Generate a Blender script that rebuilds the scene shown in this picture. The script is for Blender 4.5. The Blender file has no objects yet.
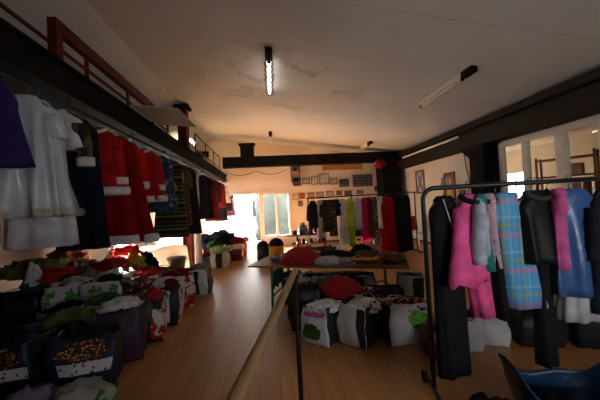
import bpy, bmesh, math, random
from mathutils import Vector, Matrix, noise
C = bpy.context.scene.collection
PI = math.pi
R = math.radians
S = bpy.context.scene

# ------------------------------------------------------------------ camera
CAM = Vector((0, 0, 1.75)); FPX = 290.0
yaw, pitch, roll = R(5.5), R(1.0), R(3.0)
fwd = Vector((math.sin(yaw)*math.cos(pitch), math.cos(yaw)*math.cos(pitch), math.sin(pitch)))
r0 = Vector((math.cos(yaw), -math.sin(yaw), 0)); u0 = r0.cross(fwd)
RT = r0*math.cos(roll) - u0*math.sin(roll); UP = u0*math.cos(roll) + r0*math.sin(roll)
cd = bpy.data.cameras.new('camera'); cam = bpy.data.objects.new('camera', cd); C.objects.link(cam)
m = Matrix((RT, UP, -fwd)).transposed().to_4x4(); m.translation = CAM
cam.matrix_world = m
cd.sensor_width = 36; cd.lens = FPX/600*36; cd.clip_start = 0.05
S.camera = cam

def ray(px, py): return fwd + RT*((px-300)/FPX) - UP*((py-200)/FPX)
def onX(px, py, x): d = ray(px, py); return CAM + d*(x/d.x)
def onY(px, py, y): d = ray(px, py); return CAM + d*(y/d.y)
def onZ(px, py, z): d = ray(px, py); return CAM + d*((z-CAM.z)/d.z)

# ------------------------------------------------------------------ materials
MATS = {}
def nodes(name):
    mt = bpy.data.materials.new(name); mt.use_nodes = True
    nt = mt.node_tree; b = nt.nodes['Principled BSDF']
    return mt, nt, b
def lin(c):
    if isinstance(c, str):
        c = [int(c[i:i+2], 16)/255 for i in (0, 2, 4)]
        c = [x/12.92 if x <= .04045 else ((x+.055)/1.055)**2.4 for x in c]
    return tuple(c)[:3] + (1,)
def mix_noise(nt, c1, c2, scale, detail=3, lo=.35, hi=.65, coord='Object', stretch=None):
    tc = nt.nodes.new('ShaderNodeTexCoord'); n = nt.nodes.new('ShaderNodeTexNoise')
    n.inputs['Scale'].default_value = scale; n.inputs['Detail'].default_value = detail
    src = tc.outputs[coord]
    if stretch:
        mp = nt.nodes.new('ShaderNodeMapping'); mp.inputs['Scale'].default_value = stretch
        nt.links.new(src, mp.inputs[0]); src = mp.outputs[0]
    nt.links.new(src, n.inputs['Vector'])
    r = nt.nodes.new('ShaderNodeValToRGB')
    r.color_ramp.elements[0].position = lo; r.color_ramp.elements[1].position = hi
    r.color_ramp.elements[0].color = lin(c1); r.color_ramp.elements[1].color = lin(c2)
    nt.links.new(n.outputs['Fac'], r.inputs[0])
    return r, n, tc
def shade(c, k): 
    c = lin(c); return tuple(min(1, x*k) for x in c[:3])
def basic(name, col, rough=.6, metal=0, var=.12, scale=6, bump=0, bscale=40, sheen=0, spec=.5):
    if name in MATS: return MATS[name]
    mt, nt, b = nodes(name)
    r, n, tc = mix_noise(nt, shade(col, 1-var), shade(col, 1+var), scale)
    nt.links.new(r.outputs[0], b.inputs['Base Color'])
    b.inputs['Roughness'].default_value = rough; b.inputs['Metallic'].default_value = metal
    b.inputs['Specular IOR Level'].default_value = spec
    if sheen: b.inputs['Sheen Weight'].default_value = sheen
    if bump:
        nn = nt.nodes.new('ShaderNodeTexNoise'); nn.inputs['Scale'].default_value = bscale; nn.inputs['Detail'].default_value = 4
        nt.links.new(tc.outputs['Object'], nn.inputs['Vector'])
        bp = nt.nodes.new('ShaderNodeBump'); bp.inputs['Strength'].default_value = bump; bp.inputs['Distance'].default_value = .02
        nt.links.new(nn.outputs['Fac'], bp.inputs['Height']); nt.links.new(bp.outputs[0], b.inputs['Normal'])
    MATS[name] = mt; return mt
def cloth(col, key=None):
    return basic('cloth_'+(key or str(col)), col, .9, 0, .18, 9, .35, 60, .0, .12)
def satin(col, rough=.38):
    return basic('satin_'+str(col), col, rough, 0, .1, 5, .25, 18, 0, .6)
def plastic(col, rough=.32):
    return basic('plastic_'+str(col), col, rough, 0, .06, 8, .3, 14, 0, .3)
def stripes(name, cols, scale, axis=2, dist=0, rough=.85):
    """horizontal or vertical colour bands along a local axis"""
    if name in MATS: return MATS[name]
    mt, nt, b = nodes(name)
    tc = nt.nodes.new('ShaderNodeTexCoord'); sp = nt.nodes.new('ShaderNodeSeparateXYZ')
    nt.links.new(tc.outputs['Object'], sp.inputs[0])
    mu = nt.nodes.new('ShaderNodeMath'); mu.operation = 'MULTIPLY'; mu.inputs[1].default_value = scale
    nt.links.new(sp.outputs[axis], mu.inputs[0])
    src = mu.outputs[0]
    if dist:
        n = nt.nodes.new('ShaderNodeTexNoise'); n.inputs['Scale'].default_value = 8
        nt.links.new(tc.outputs['Object'], n.inputs['Vector'])
        ma = nt.nodes.new('ShaderNodeMath'); ma.operation = 'MULTIPLY_ADD'; ma.inputs[1].default_value = dist
        nt.links.new(n.outputs['Fac'], ma.inputs[0]); nt.links.new(src, ma.inputs[2]); src = ma.outputs[0]
    fr = nt.nodes.new('ShaderNodeMath'); fr.operation = 'FRACT'; nt.links.new(src, fr.inputs[0])
    r = nt.nodes.new('ShaderNodeValToRGB'); r.color_ramp.interpolation = 'CONSTANT'
    e = r.color_ramp.elements
    while len(e) < len(cols): e.new(.5)
    for i, c in enumerate(cols): e[i].position = i/len(cols); e[i].color = lin(c)
    nt.links.new(fr.outputs[0], r.inputs[0]); nt.links.new(r.outputs[0], b.inputs['Base Color'])
    b.inputs['Roughness'].default_value = rough; b.inputs['Specular IOR Level'].default_value = .25
    MATS[name] = mt; return mt
def spots(name, base, cols, scale, thresh=.35, rough=.8):
    """coloured blotches on a base colour (printed cloth)"""
    if name in MATS: return MATS[name]
    mt, nt, b = nodes(name)
    tc = nt.nodes.new('ShaderNodeTexCoord'); v = nt.nodes.new('ShaderNodeTexVoronoi'); v.inputs['Scale'].default_value = scale
    nt.links.new(tc.outputs['Object'], v.inputs['Vector'])
    sp = nt.nodes.new('ShaderNodeSeparateXYZ'); nt.links.new(v.outputs['Color'], sp.inputs[0])
    r = nt.nodes.new('ShaderNodeValToRGB'); r.color_ramp.interpolation = 'CONSTANT'; e = r.color_ramp.elements
    while len(e) < len(cols): e.new(.5)
    for i, c in enumerate(cols): e[i].position = i/len(cols); e[i].color = lin(c)
    nt.links.new(sp.outputs[0], r.inputs[0])
    lt = nt.nodes.new('ShaderNodeMath'); lt.operation = 'LESS_THAN'; lt.inputs[1].default_value = thresh
    nt.links.new(v.outputs['Distance'], lt.inputs[0])
    mx = nt.nodes.new('ShaderNodeMix'); mx.data_type = 'RGBA'; mx.inputs[6].default_value = lin(base)
    nt.links.new(lt.outputs[0], mx.inputs[0]); nt.links.new(r.outputs[0], mx.inputs[7])
    nt.links.new(mx.outputs[2], b.inputs['Base Color']); b.inputs['Roughness'].default_value = rough
    b.inputs['Specular IOR Level'].default_value = .25
    MATS[name] = mt; return mt
def blotch(name, c1, c2, scale=5, at=.52, rough=.7, c3=None):
    mt, nt, b = nodes(name); r, n, tc = mix_noise(nt, c1, c2, scale, 2, at, at+.025)
    if c3: e = r.color_ramp.elements.new(.40); e.color = lin(c3); r.color_ramp.elements[0].position = .37
    n.inputs['Distortion'].default_value = .8
    nt.links.new(r.outputs[0], b.inputs['Base Color']); b.inputs['Roughness'].default_value = rough; b.inputs['Specular IOR Level'].default_value = .2
    return mt
def tartan():
    mt, nt, b = nodes('tartan_cloth')
    tc = nt.nodes.new('ShaderNodeTexCoord'); sp = nt.nodes.new('ShaderNodeSeparateXYZ'); nt.links.new(tc.outputs['Object'], sp.inputs[0])
    prev = None
    for ax, sc, stops in ((0, 7.5, [(0, '4a9fd0'), (.3, '3a6fb8'), (.42, '8fa845'), (.56, '4a9fd0'), (.8, '7fc0e0'), (.9, '3f80c4')]),
                          (2, 3.6, [(0, '4fa6d6'), (.35, 'c77ab0'), (.52, '4a9fd0'), (.68, '9aa84a'), (.78, '4a9fd0'), (.92, '86c6e6')])):
        mu = nt.nodes.new('ShaderNodeMath'); mu.operation = 'MULTIPLY'; mu.inputs[1].default_value = sc; nt.links.new(sp.outputs[ax], mu.inputs[0])
        fr = nt.nodes.new('ShaderNodeMath'); fr.operation = 'FRACT'; nt.links.new(mu.outputs[0], fr.inputs[0])
        r = nt.nodes.new('ShaderNodeValToRGB'); r.color_ramp.interpolation = 'CONSTANT'; e = r.color_ramp.elements
        while len(e) < len(stops): e.new(.5)
        for i, (p, c) in enumerate(stops): e[i].position = p; e[i].color = lin(c)
        nt.links.new(fr.outputs[0], r.inputs[0])
        if prev is None: prev = r
        else:
            mx = nt.nodes.new('ShaderNodeMix'); mx.data_type = 'RGBA'; mx.inputs[0].default_value = .5
            nt.links.new(prev.outputs[0], mx.inputs[6]); nt.links.new(r.outputs[0], mx.inputs[7])
            nt.links.new(mx.outputs[2], b.inputs['Base Color'])
    b.inputs['Roughness'].default_value = .6
    return mt
def wood(name, c1, c2, rough=.5, axis=0, scale=3):
    if name in MATS: return MATS[name]
    mt, nt, b = nodes(name)
    st = [14, 14, 14]; st[axis] = 1
    r, n, tc = mix_noise(nt, c1, c2, scale, 5, .3, .7, 'Object', st)
    nt.links.new(r.outputs[0], b.inputs['Base Color']); b.inputs['Roughness'].default_value = rough; b.inputs['Specular IOR Level'].default_value = .1
    MATS[name] = mt; return mt
def floor_mat():
    mt, nt, b = nodes('laminate_planks')
    tc = nt.nodes.new('ShaderNodeTexCoord'); mp = nt.nodes.new('ShaderNodeMapping')
    mp.inputs['Rotation'].default_value[2] = R(90)
    nt.links.new(tc.outputs['Object'], mp.inputs[0])
    br = nt.nodes.new('ShaderNodeTexBrick'); br.inputs['Scale'].default_value = 1; br.inputs['Brick Width'].default_value = 1.3
    br.inputs['Row Height'].default_value = .19; br.inputs['Mortar Size'].default_value = .003; br.offset = .37
    br.inputs['Color1'].default_value = lin((.46, .20, .062)); br.inputs['Color2'].default_value = lin((.38, .16, .048)); br.inputs['Mortar'].default_value = lin((.12, .055, .025))
    nt.links.new(mp.outputs[0], br.inputs['Vector'])
    r, n, _ = mix_noise(nt, (.72, .72, .72), (1.05, 1.05, 1.05), 2.5, 5, .3, .7, 'Object', (12, .8, 1))
    mx = nt.nodes.new('ShaderNodeMix'); mx.data_type = 'RGBA'; mx.blend_type = 'MULTIPLY'; mx.inputs[0].default_value = 1
    nt.links.new(br.outputs['Color'], mx.inputs[6]); nt.links.new(r.outputs[0], mx.inputs[7])
    nt.links.new(mx.outputs[2], b.inputs['Base Color'])
    b.inputs['Roughness'].default_value = .37; b.inputs['Specular IOR Level'].default_value = .5
    return mt
def ceiling_mat():
    mt, nt, b = nodes('painted_ceiling')
    r, n, tc = mix_noise(nt, (.50, .525, .525), (.59, .615, .615), .7, 5, .3, .75)
    # water stains around the lit lamp
    r2, n2, _ = mix_noise(nt, (1, 1, 1), (.66, .62, .58), 1.3, 6, .54, .6)
    sp = nt.nodes.new('ShaderNodeSeparateXYZ'); nt.links.new(tc.outputs['Object'], sp.inputs[0])
    vd = nt.nodes.new('ShaderNodeVectorMath'); vd.operation = 'DISTANCE'; vd.inputs[1].default_value = (.4, 6.6, 4.5)
    nt.links.new(tc.outputs['Object'], vd.inputs[0])
    mr = nt.nodes.new('ShaderNodeMapRange'); mr.inputs[1].default_value = .7; mr.inputs[2].default_value = 2.4; mr.inputs[3].default_value = 1; mr.inputs[4].default_value = 0
    nt.links.new(vd.outputs['Value'], mr.inputs[0])
    mx = nt.nodes.new('ShaderNodeMix'); mx.data_type = 'RGBA'; mx.blend_type = 'MULTIPLY'
    nt.links.new(mr.outputs[0], mx.inputs[0]); nt.links.new(r.outputs[0], mx.inputs[6]); nt.links.new(r2.outputs[0], mx.inputs[7])
    # panel seams every 1.25 m across
    mu = nt.nodes.new('ShaderNodeMath'); mu.operation = 'MULTIPLY'; mu.inputs[1].default_value = .8; nt.links.new(sp.outputs[1], mu.inputs[0])
    fr = nt.nodes.new('ShaderNodeMath'); fr.operation = 'FRACT'; nt.links.new(mu.outputs[0], fr.inputs[0])
    lt = nt.nodes.new('ShaderNodeMath'); lt.operation = 'LESS_THAN'; lt.inputs[1].default_value = .012; nt.links.new(fr.outputs[0], lt.inputs[0])
    mx2 = nt.nodes.new('ShaderNodeMix'); mx2.data_type = 'RGBA'; nt.links.new(lt.outputs[0], mx2.inputs[0])
    nt.links.new(mx.outputs[2], mx2.inputs[6]); mx2.inputs[7].default_value = lin((.46, .41, .35))
    nt.links.new(mx2.outputs[2], b.inputs['Base Color']); b.inputs['Roughness'].default_value = .9
    return mt
def glass_mat(tint=(.9, .95, .95)):
    mt, nt, b = nodes('window_glass')
    out = nt.nodes['Material Output']; nt.nodes.remove(b)
    tr = nt.nodes.new('ShaderNodeBsdfTransparent'); tr.inputs[0].default_value = lin(tint)
    gl = nt.nodes.new('ShaderNodeBsdfGlossy'); gl.inputs['Roughness'].default_value = .02
    fr = nt.nodes.new('ShaderNodeFresnel'); fr.inputs[0].default_value = 1.45
    mx = nt.nodes.new('ShaderNodeMixShader'); ge = nt.nodes.new('ShaderNodeNewGeometry'); iv = nt.nodes.new('ShaderNodeMath'); iv.operation = 'SUBTRACT'; iv.inputs[0].default_value = 1; nt.links.new(ge.outputs['Backfacing'], iv.inputs[1])
    ml = nt.nodes.new('ShaderNodeMath'); ml.operation = 'MULTIPLY'; nt.links.new(fr.outputs[0], ml.inputs[0]); nt.links.new(iv.outputs[0], ml.inputs[1])
    nt.links.new(ml.outputs[0], mx.inputs[0]); nt.links.new(tr.outputs[0], mx.inputs[1]); nt.links.new(gl.outputs[0], mx.inputs[2])
    nt.links.new(mx.outputs[0], out.inputs[0]); return mt
def emit(name, col, st):
    mt, nt, b = nodes(name); b.inputs['Base Color'].default_value = lin(col)
    b.inputs['Emission Color'].default_value = lin(col); b.inputs['Emission Strength'].default_value = st
    return mt
M_FLOOR, M_CEIL, M_GLASS, M_TARTAN = floor_mat(), ceiling_mat(), glass_mat(), tartan()
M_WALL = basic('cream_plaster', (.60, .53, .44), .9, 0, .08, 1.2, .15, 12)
M_GREYWALL = basic('white_plaster', (.58, .55, .50), .9, 0, .08, 1.5, .15, 12)
M_DARK = basic('dark_steel', (.009, .008, .0075), .85, 0, .3, 3, spec=.04)
M_DARKWOOD = wood('dark_timber', (.010, .006, .004), (.02, .012, .007), .6, 1)
M_RED = basic('red_paint', (.10, .007, .005), .6, 0, .15, 4, spec=.2)
M_RACK = basic('black_tube', (.015, .015, .018), .35, .4, .1, 5)
M_SILVER = basic('brushed_metal', (.55, .52, .48), .35, .8, .1, 5)
M_WHITEPAINT = basic('white_paint', (.66, .62, .56), .6, 0, .06, 4)
M_TABLE = wood('table_wood', (.16, .085, .04), (.26, .15, .075), .5, 0)
M_RAILWOOD = wood('rail_wood', (.24, .14, .065), (.36, .22, .11), .5, 1, 2)
M_GREEN = basic('green_steel', (.01, .19, .09), .5, 0, .1, 5)
M_FRAMEWOOD = wood('frame_brown', (.10, .045, .018), (.17, .08, .035), .5, 2)
M_BLACK = cloth((.012, .012, .014), 'black')
M_NAVY = cloth((.006, .008, .017), 'navy')
M_WHITE = cloth((.62, .62, .64), 'white')
M_FUR = basic('white_fur', (.68, .66, .64), 1, 0, .1, 20, 1.0, 60)
M_SANTA = basic('santa_velvet', (.38, .010, .008), .85, 0, .25, 7, .4, 40, spec=.1)
M_BAGWHITE = plastic((.60, .61, .62), .4)
M_BAGBLACK = plastic((.016, .016, .018), .4)
M_HANGER = basic('hanger_plastic', (.02, .02, .02), .4)

# ------------------------------------------------------------------ mesh helpers
def nbm(): return bmesh.new()
def add_box(bm, x0, x1, y0, y1, z0, z1, mi=0):
    vs = [bm.verts.new((x, y, z)) for z in (z0, z1) for y in (y0, y1) for x in (x0, x1)]
    for f in ((0, 2, 3, 1), (4, 5, 7, 6), (0, 1, 5, 4), (2, 6, 7, 3), (0, 4, 6, 2), (1, 3, 7, 5)):
        bm.faces.new([vs[i] for i in f]).material_index = mi
    return vs
def loft(bm, rings, cap0=True, cap1=True, closed=True, mi=0):
    rv = [[bm.verts.new(p) for p in r] for r in rings]
    n = len(rv[0])
    for a, b in zip(rv, rv[1:]):
        for i in range(n if closed else n-1):
            j = (i+1) % n
            bm.faces.new((a[i], a[j], b[j], b[i])).material_index = mi
    if cap0: bm.faces.new(rv[0][::-1]).material_index = mi
    if cap1: bm.faces.new(rv[-1]).material_index = mi
    return rv
def add_tube(bm, pts, rad, seg=8, mi=0):
    pts = [Vector(p) for p in pts]; rings = []
    ref = None
    for i, p in enumerate(pts):
        t = (pts[min(i+1, len(pts)-1)] - pts[max(i-1, 0)]).normalized()
        if ref is None:
            ref = t.cross(Vector((0, 0, 1)))
            if ref.length < .1: ref = Vector((1, 0, 0))
        ref = (ref - t*ref.dot(t)).normalized(); bn = t.cross(ref)
        r = rad[i] if isinstance(rad, (list, tuple)) else rad
        rings.append([p + (ref*math.cos(a) + bn*math.sin(a))*r for a in [2*PI*k/seg for k in range(seg)]])
    loft(bm, rings, mi=mi)
def add_bar(bm, a, b, w, h=None, mi=0):
    a, b = Vector(a), Vector(b); h = h or w; t = (b-a).normalized()
    s = t.cross(Vector((0, 0, 1)))
    if s.length < .1: s = Vector((1, 0, 0))
    s.normalize(); u = s.cross(t)
    loft(bm, [[p + s*x*w/2 + u*y*h/2 for x, y in ((-1, -1), (1, -1), (1, 1), (-1, 1))] for p in (a, b)], mi=mi)
def add_lathe(bm, prof, seg=20, c=(0, 0, 0), mi=0):
    rings = [[(c[0]+r*math.cos(2*PI*k/seg), c[1]+r*math.sin(2*PI*k/seg), c[2]+z) for k in range(seg)] for r, z in prof]
    loft(bm, rings, mi=mi)
def obj(name, bm, mat, parent=None, smooth=False, loc=None, bevel=0):
    bmesh.ops.recalc_face_normals(bm, faces=bm.faces)
    me = bpy.data.meshes.new(name)
    if smooth:
        for f in bm.faces: f.smooth = True
    bm.to_mesh(me); bm.free()
    for mm in (mat if isinstance(mat, (list, tuple)) else [mat]): me.materials.append(mm)
    o = bpy.data.objects.new(name, me); C.objects.link(o)
    if parent: o.parent = parent
    if loc: o.location = loc
    if bevel:
        md = o.modifiers.new('bevel', 'BEVEL'); md.width = bevel; md.segments = 2; md.limit_method = 'ANGLE'
    return o
def tag(o, label, cat, group=None, kind=None):
    o['label'] = label; o['category'] = cat
    if group: o['group'] = group
    if kind: o['kind'] = kind
    return o
def thing(name, label, cat, loc=(0, 0, 0), rz=0, group=None):
    o = bpy.data.objects.new(name, None); C.objects.link(o); o.location = loc; o.rotation_euler = (0, 0, rz)
    o.empty_display_size = .1
    return tag(o, label, cat, group)
def struct(name, bm, mat, parent=None, label=None, cat=None, **k):
    o = obj(name, bm, mat, parent, **k)
    if not parent:
        o['kind'] = 'structure'
        o['label'] = label or name.replace('_', ' '); o['category'] = cat or name.split('_')[0]
    return o
def wall_with_holes(bm, u0, u1, v0, v1, holes, P):
    """rect [u0,u1]x[v0,v1] minus holes as boxes; P(ua,ub,va,vb) adds one"""
    us = sorted({u0, u1, *[h[0] for h in holes], *[h[1] for h in holes]}); vs = sorted({v0, v1, *[h[2] for h in holes], *[h[3] for h in holes]})
    for ua, ub in zip(us, us[1:]):
        run = None
        for va, vb in zip(vs, vs[1:]):
            cu, cv = (ua+ub)/2, (va+vb)/2
            solid = not any(h[0] < cu < h[1] and h[2] < cv < h[3] for h in holes)
            if solid: run = (run[0], vb) if run else (va, vb)
            if (not solid) and run: P(ua, ub, *run); run = None
        if run: P(ua, ub, *run)

# ------------------------------------------------------------------ the room
BY, RX, LX, FY = 13.0, 5.9, -5.4, -1.4
def cz(x): return 4.56 - .13*x if x > -2.55 else 4.89 + (x+2.55)*.55
bm = nbm(); add_box(bm, LX-.2, 10, FY-.2, BY+.2, -.1, 0); struct('floor', bm, M_FLOOR, label='reddish brown laminate plank floor')
bm = nbm()
secs = [LX-.2, -2.55, RX+.3]
rings = []
for y in (FY-.2, BY+.2):
    rings.append([(x, y, cz(x)) for x in secs] + [(x, y, cz(x)+.15) for x in reversed(secs)])
loft(bm, rings); struct('ceiling', bm, M_CEIL, label='sloping beige painted ceiling with water stains')
# back wall: door opening, glazed window
DX0, DX1, DZ = -3.05, -.55, 2.36
WX0, WX1, WZ0, WZ1 = -.42, .74, .42, 2.34
bm = nbm(); wall_with_holes(bm, LX-.2, RX+.2, 0, 5.0, [(DX0, DX1, 0, DZ), (WX0, WX1, WZ0, WZ1), (-5.1, -3.5, .12, 2.36)], lambda a, b, c, d: add_box(bm, a, b, BY, BY+.2, c, d))
struct('wall_back', bm, M_WALL)
SUNW = (9.5, 12.4, .85, 2.92)
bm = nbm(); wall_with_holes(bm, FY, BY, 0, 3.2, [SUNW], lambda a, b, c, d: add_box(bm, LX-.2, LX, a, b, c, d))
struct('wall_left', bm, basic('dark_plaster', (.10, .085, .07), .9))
MEZX = -3.5
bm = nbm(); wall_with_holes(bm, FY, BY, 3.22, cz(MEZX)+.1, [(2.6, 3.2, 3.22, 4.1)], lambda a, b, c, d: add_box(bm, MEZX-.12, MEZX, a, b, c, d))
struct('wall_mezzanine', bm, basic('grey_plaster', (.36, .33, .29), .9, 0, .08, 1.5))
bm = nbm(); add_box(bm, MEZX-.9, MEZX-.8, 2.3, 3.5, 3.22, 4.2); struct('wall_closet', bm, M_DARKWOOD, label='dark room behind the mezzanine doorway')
FW = (1.3, 3.5, 1.35, 2.4)
bm = nbm(); wall_with_holes(bm, LX-.2, RX+.2, 0, 5.2, [FW], lambda a, b, c, d: add_box(bm, a, b, FY-.2, FY, c, d))
struct('wall_front', bm, M_GREYWALL)
panes = [(6.21, 6.80), (5.42, 6.08), (4.62, 5.21)]
WB, WT = 1.62, 2.93
bm = nbm(); wall_with_holes(bm, FY, BY, 0, 4.2, [(4.0, 6.9, WB-.1, WT+.1)], lambda a, b, c, d: add_box(bm, RX, RX+.15, a, b, c, d))
struct('wall_right', bm, M_WALL)
# glazing of the right wall
bm = nbm()
wall_with_holes(bm, 3.9, 6.95, WB-.14, WT+.12, [(a, b, WB, WT) for a, b in panes] + [(4.02, 4.46, WB, WT)], lambda a, b, c, d: add_box(bm, RX-.06, RX+.04, a, b, c, d))
w2 = struct('window_2', bm, M_WHITEPAINT, label='three-pane interior window with dull white frames', cat='window')
for a, b in panes + [(4.02, 4.46)]:
    bm = nbm(); add_box(bm, RX, RX+.008, a, b, WB, WT); obj('pane', bm, M_GLASS, w2)
bm = nbm(); add_box(bm, RX-.12, RX-.055, 3.9, 6.95, WB-.18, WB-.14); obj('sill', bm, M_WHITEPAINT, w2)
# back window
bm = nbm(); wall_with_holes(bm, WX0-.07, WX1+.07, WZ0-.07, WZ1+.07, [(WX0+.03, .13, WZ0+.05, WZ1-.05), (.24, WX1-.03, WZ0+.05, WZ1-.05)], lambda a, b, c, d: add_box(bm, a, b, BY-.04, BY+.06, c, d))
w1 = struct('window_1', bm, M_WHITEPAINT, label='two-pane back window with pale frame', cat='window')
for a, b in ((WX0+.03, .13), (.24, WX1-.03)):
    bm = nbm(); add_box(bm, a, b, BY+.01, BY+.018, WZ0+.05, WZ1-.05); obj('pane', bm, M_GLASS, w1)
bm = nbm(); add_box(bm, WX0-.1, WX1+.1, BY-.14, BY-.035, WZ0-.12, WZ0-.07); obj('sill', bm, M_WHITEPAINT, w1)
# door opening frame with glazed side
bm = nbm()
for x in (DX0-.06, DX1-.02): add_box(bm, x, x+.08, BY-.03, BY+.12, 0, DZ+.05)
add_box(bm, DX0-.06, DX1+.06, BY-.03, BY+.12, DZ-.02, DZ+.06)
struct('door_1', bm, M_WHITEPAINT, label='wide open doorway with pale frame', cat='door')
bm = nbm(); wall_with_holes(bm, -5.1, -3.5, .12, 2.36, [(-5.04, -4.33, .18, 2.3), (-4.27, -3.56, .18, 2.3)], lambda a, b, c, d: add_box(bm, a, b, BY+.02, BY+.1, c, d))
struct('window_7', bm, M_WHITEPAINT, label='low bright window in the back wall behind the red column', cat='window')
# left window
bm = nbm(); ym = (SUNW[0]+SUNW[1])/2
wall_with_holes(bm, SUNW[0], SUNW[1], SUNW[2], SUNW[3], [(SUNW[0]+.06, ym-.03, SUNW[2]+.06, SUNW[3]-.06), (ym+.03, SUNW[1]-.06, SUNW[2]+.06, SUNW[3]-.06)], lambda a, b, c, d: add_box(bm, LX-.12, LX-.04, a, b, c, d))
w3 = struct('window_3', bm, M_WHITEPAINT, label='sunlit window under the mezzanine', cat='window')
# front window frame (behind the camera)
bm = nbm(); xm = (FW[0]+FW[1])/2
wall_with_holes(bm, FW[0], FW[1], FW[2], FW[3], [(FW[0]+.06, xm-.03, FW[2]+.06, FW[3]-.06), (xm+.03, FW[1]-.06, FW[2]+.06, FW[3]-.06)], lambda a, b, c, d: add_box(bm, a, b, FY-.12, FY-.04, c, d))
struct('window_4', bm, M_WHITEPAINT, label='window in the front wall', cat='window')
# outside
bm = nbm(); add_box(bm, -25, 20, BY+.2, 40, -.12, -.02); add_box(bm, -25, LX-.2, -5, BY+.2, -.12, -.02)
struct('ground_yard', bm, basic('pale_concrete', (.5, .48, .45), .9), label='pale concrete yard outside', cat='ground')
bm = nbm(); wall_with_holes(bm, -7, -.75, 0, 2.4, [(-1.16, -.88, 1.2, 2.15)], lambda a, b, c, d: add_box(bm, a, b, 17, 17.2, c, d))
struct('wall_yard', bm, basic('whitewash', (.8, .79, .76), .9), label='white yard wall outside the door')
bm = nbm(); add_box(bm, -1.16, -.88, 17.08, 17.15, 1.2, 2.15); struct('window_5', bm, basic('slit_glass', (.03, .04, .035), .2), label='narrow dark window in the yard wall', cat='window')
bm = nbm()
for k in range(3):
    rings = []
    z = 0
    for z in [i*.25 for i in range(13)]:
        rings.append([Vector((1.3 + (2.2+.18*noise.noise((a*2, z*2, k)))*math.cos(a)*(1 if z < 2.6 else .7), 15.7+k*.1 + (.5+.15*noise.noise((a*3, z*3, 5)))*math.sin(a), z*1.05-.02)) for a in [2*PI*i/40 for i in range(40)]])
    if k == 0: loft(bm, rings)
tag(obj('hedge', bm, basic('hedge_leaf', (.020, .025, .026), .8, 0, .4, 1.6, .6, 20), None, True), 'grey green hedge outside the back window', 'hedge', kind='stuff')

# mezzanine, dark beams
EX = -1.95
bm = nbm(); add_box(bm, LX, EX-.12, FY, BY, 3.0, 3.2); struct('floor_mezzanine', bm, M_DARK, label='mezzanine floor slab')
bm = nbm(); add_box(bm, EX-.12, EX, FY, BY, 2.94, 3.23); add_box(bm, EX-.16, EX+.05, FY, BY, 3.2, 3.235); add_box(bm, EX-.16, EX+.05, FY, BY, 2.93, 2.955)
struct('trim_1', bm, M_DARK, label='dark steel edge beam of the mezzanine', cat='beam')
bm = nbm(); add_box(bm, -1.9, 5.6, 11.8, 12.15, 3.4, 3.82)
o = struct('trim_2', bm, M_DARK, label='dark cross beam below the back ceiling', cat='beam')
bm = nbm(); add_box(bm, -1.18, -.64, 11.82, 12.12, 3.82, 4.3); add_box(bm, -1.24, -.58, 11.78, 12.16, 4.3, 4.36); obj('post', bm, M_DARK, o)
bm = nbm(); add_box(bm, 5.5, RX, FY, BY, 3.1, 3.42); add_box(bm, 5.62, RX, FY, BY, 3.42, 3.58); add_box(bm, 5.42, RX, FY, BY, 3.58, 3.74)
struct('trim_3', bm, M_DARKWOOD, label='dark timber beam along the window wall', cat='beam')
bm = nbm(); add_tube(bm, [(5.52, 8.0, 3.5), (5.52, 11.6, 3.5)], .035); tag(obj('pipe', bm, M_WHITEPAINT), 'pale pipe running along the dark beam above the two pictures', 'pipe')
bm = nbm(); add_box(bm, 5.5, RX, 6.98, 7.55, 0, 3.12)
o = struct('trim_4', bm, M_DARK, label='dark column beside the interior window', cat='column')
bm = nbm(); loft(bm, [[(5.5+(RX-5.5)*0, 7.55, 3.1), (RX, 7.55, 3.1), (RX, 7.55, 2.8), (5.5, 7.55, 2.8)], [(5.5, 7.95, 3.1), (RX, 7.95, 3.1), (RX, 7.9, 3.06), (5.5, 7.9, 3.06)]]); obj('bracket', bm, M_DARK, o)
bm = nbm(); add_box(bm, RX-.1, RX, 6.9, 6.985, 0, 3.1); struct('trim_5', bm, M_DARKWOOD, label='dark timber post at the window edge', cat='post')
bm = nbm(); add_box(bm, 4.85, 5.7, 12.2, BY, 0, 3.75); struct('trim_6', bm, M_DARK, label='dark corner column on the back wall', cat='column')
bm = nbm(); add_tube(bm, [(5.86, 8.25, 3.1), (5.86, 8.2, 2.6), (5.87, 8.05, 2.1), (5.86, 8.0, 1.6)], .012, 6); tag(obj('hanging_cable', bm, M_DARK), 'thin dark cable hanging down the wall beside the column', 'cable')
# skirting
bm = nbm(); add_box(bm, .8, RX, BY-.02, BY, 0, .09); struct('baseboard_back', bm, M_FRAMEWOOD)
bm = nbm(); add_box(bm, RX-.02, RX, 7.6, BY, 0, .09); struct('baseboard_right', bm, M_FRAMEWOOD)
# wooden board strip on the back wall
bm = nbm(); add_box(bm, 2.35, 4.2, BY-.05, BY, 3.25, 3.62); struct('trim_7', bm, wood('pine', (.30, .14, .05), (.42, .2, .08), .5), label='brown timber panel under the cross beam', cat='panel')
M_NFILL = emit('neighbour_fill_tube', (1, .85, .6), 20)
# fill lamps added to brighten the neighbouring room behind the panes
for ny, lab in ((4.4, 'added fill lamp on the neighbouring ceiling close to the camera side'), (9.6, 'added fill lamp at the far end of the neighbouring ceiling')):
    t = thing('neighbour_fill_light', lab, 'ceiling light', (7.2, ny, 3.4))
    bm = nbm(); add_box(bm, -.1, .1, -.8, .8, -.06, 0); obj('housing', bm, M_WHITEPAINT, t)
    bm = nbm(); add_tube(bm, [(0, -.75, -.09), (0, .75, -.09)], .024, 10); obj('tube', bm, M_NFILL, t)
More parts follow.
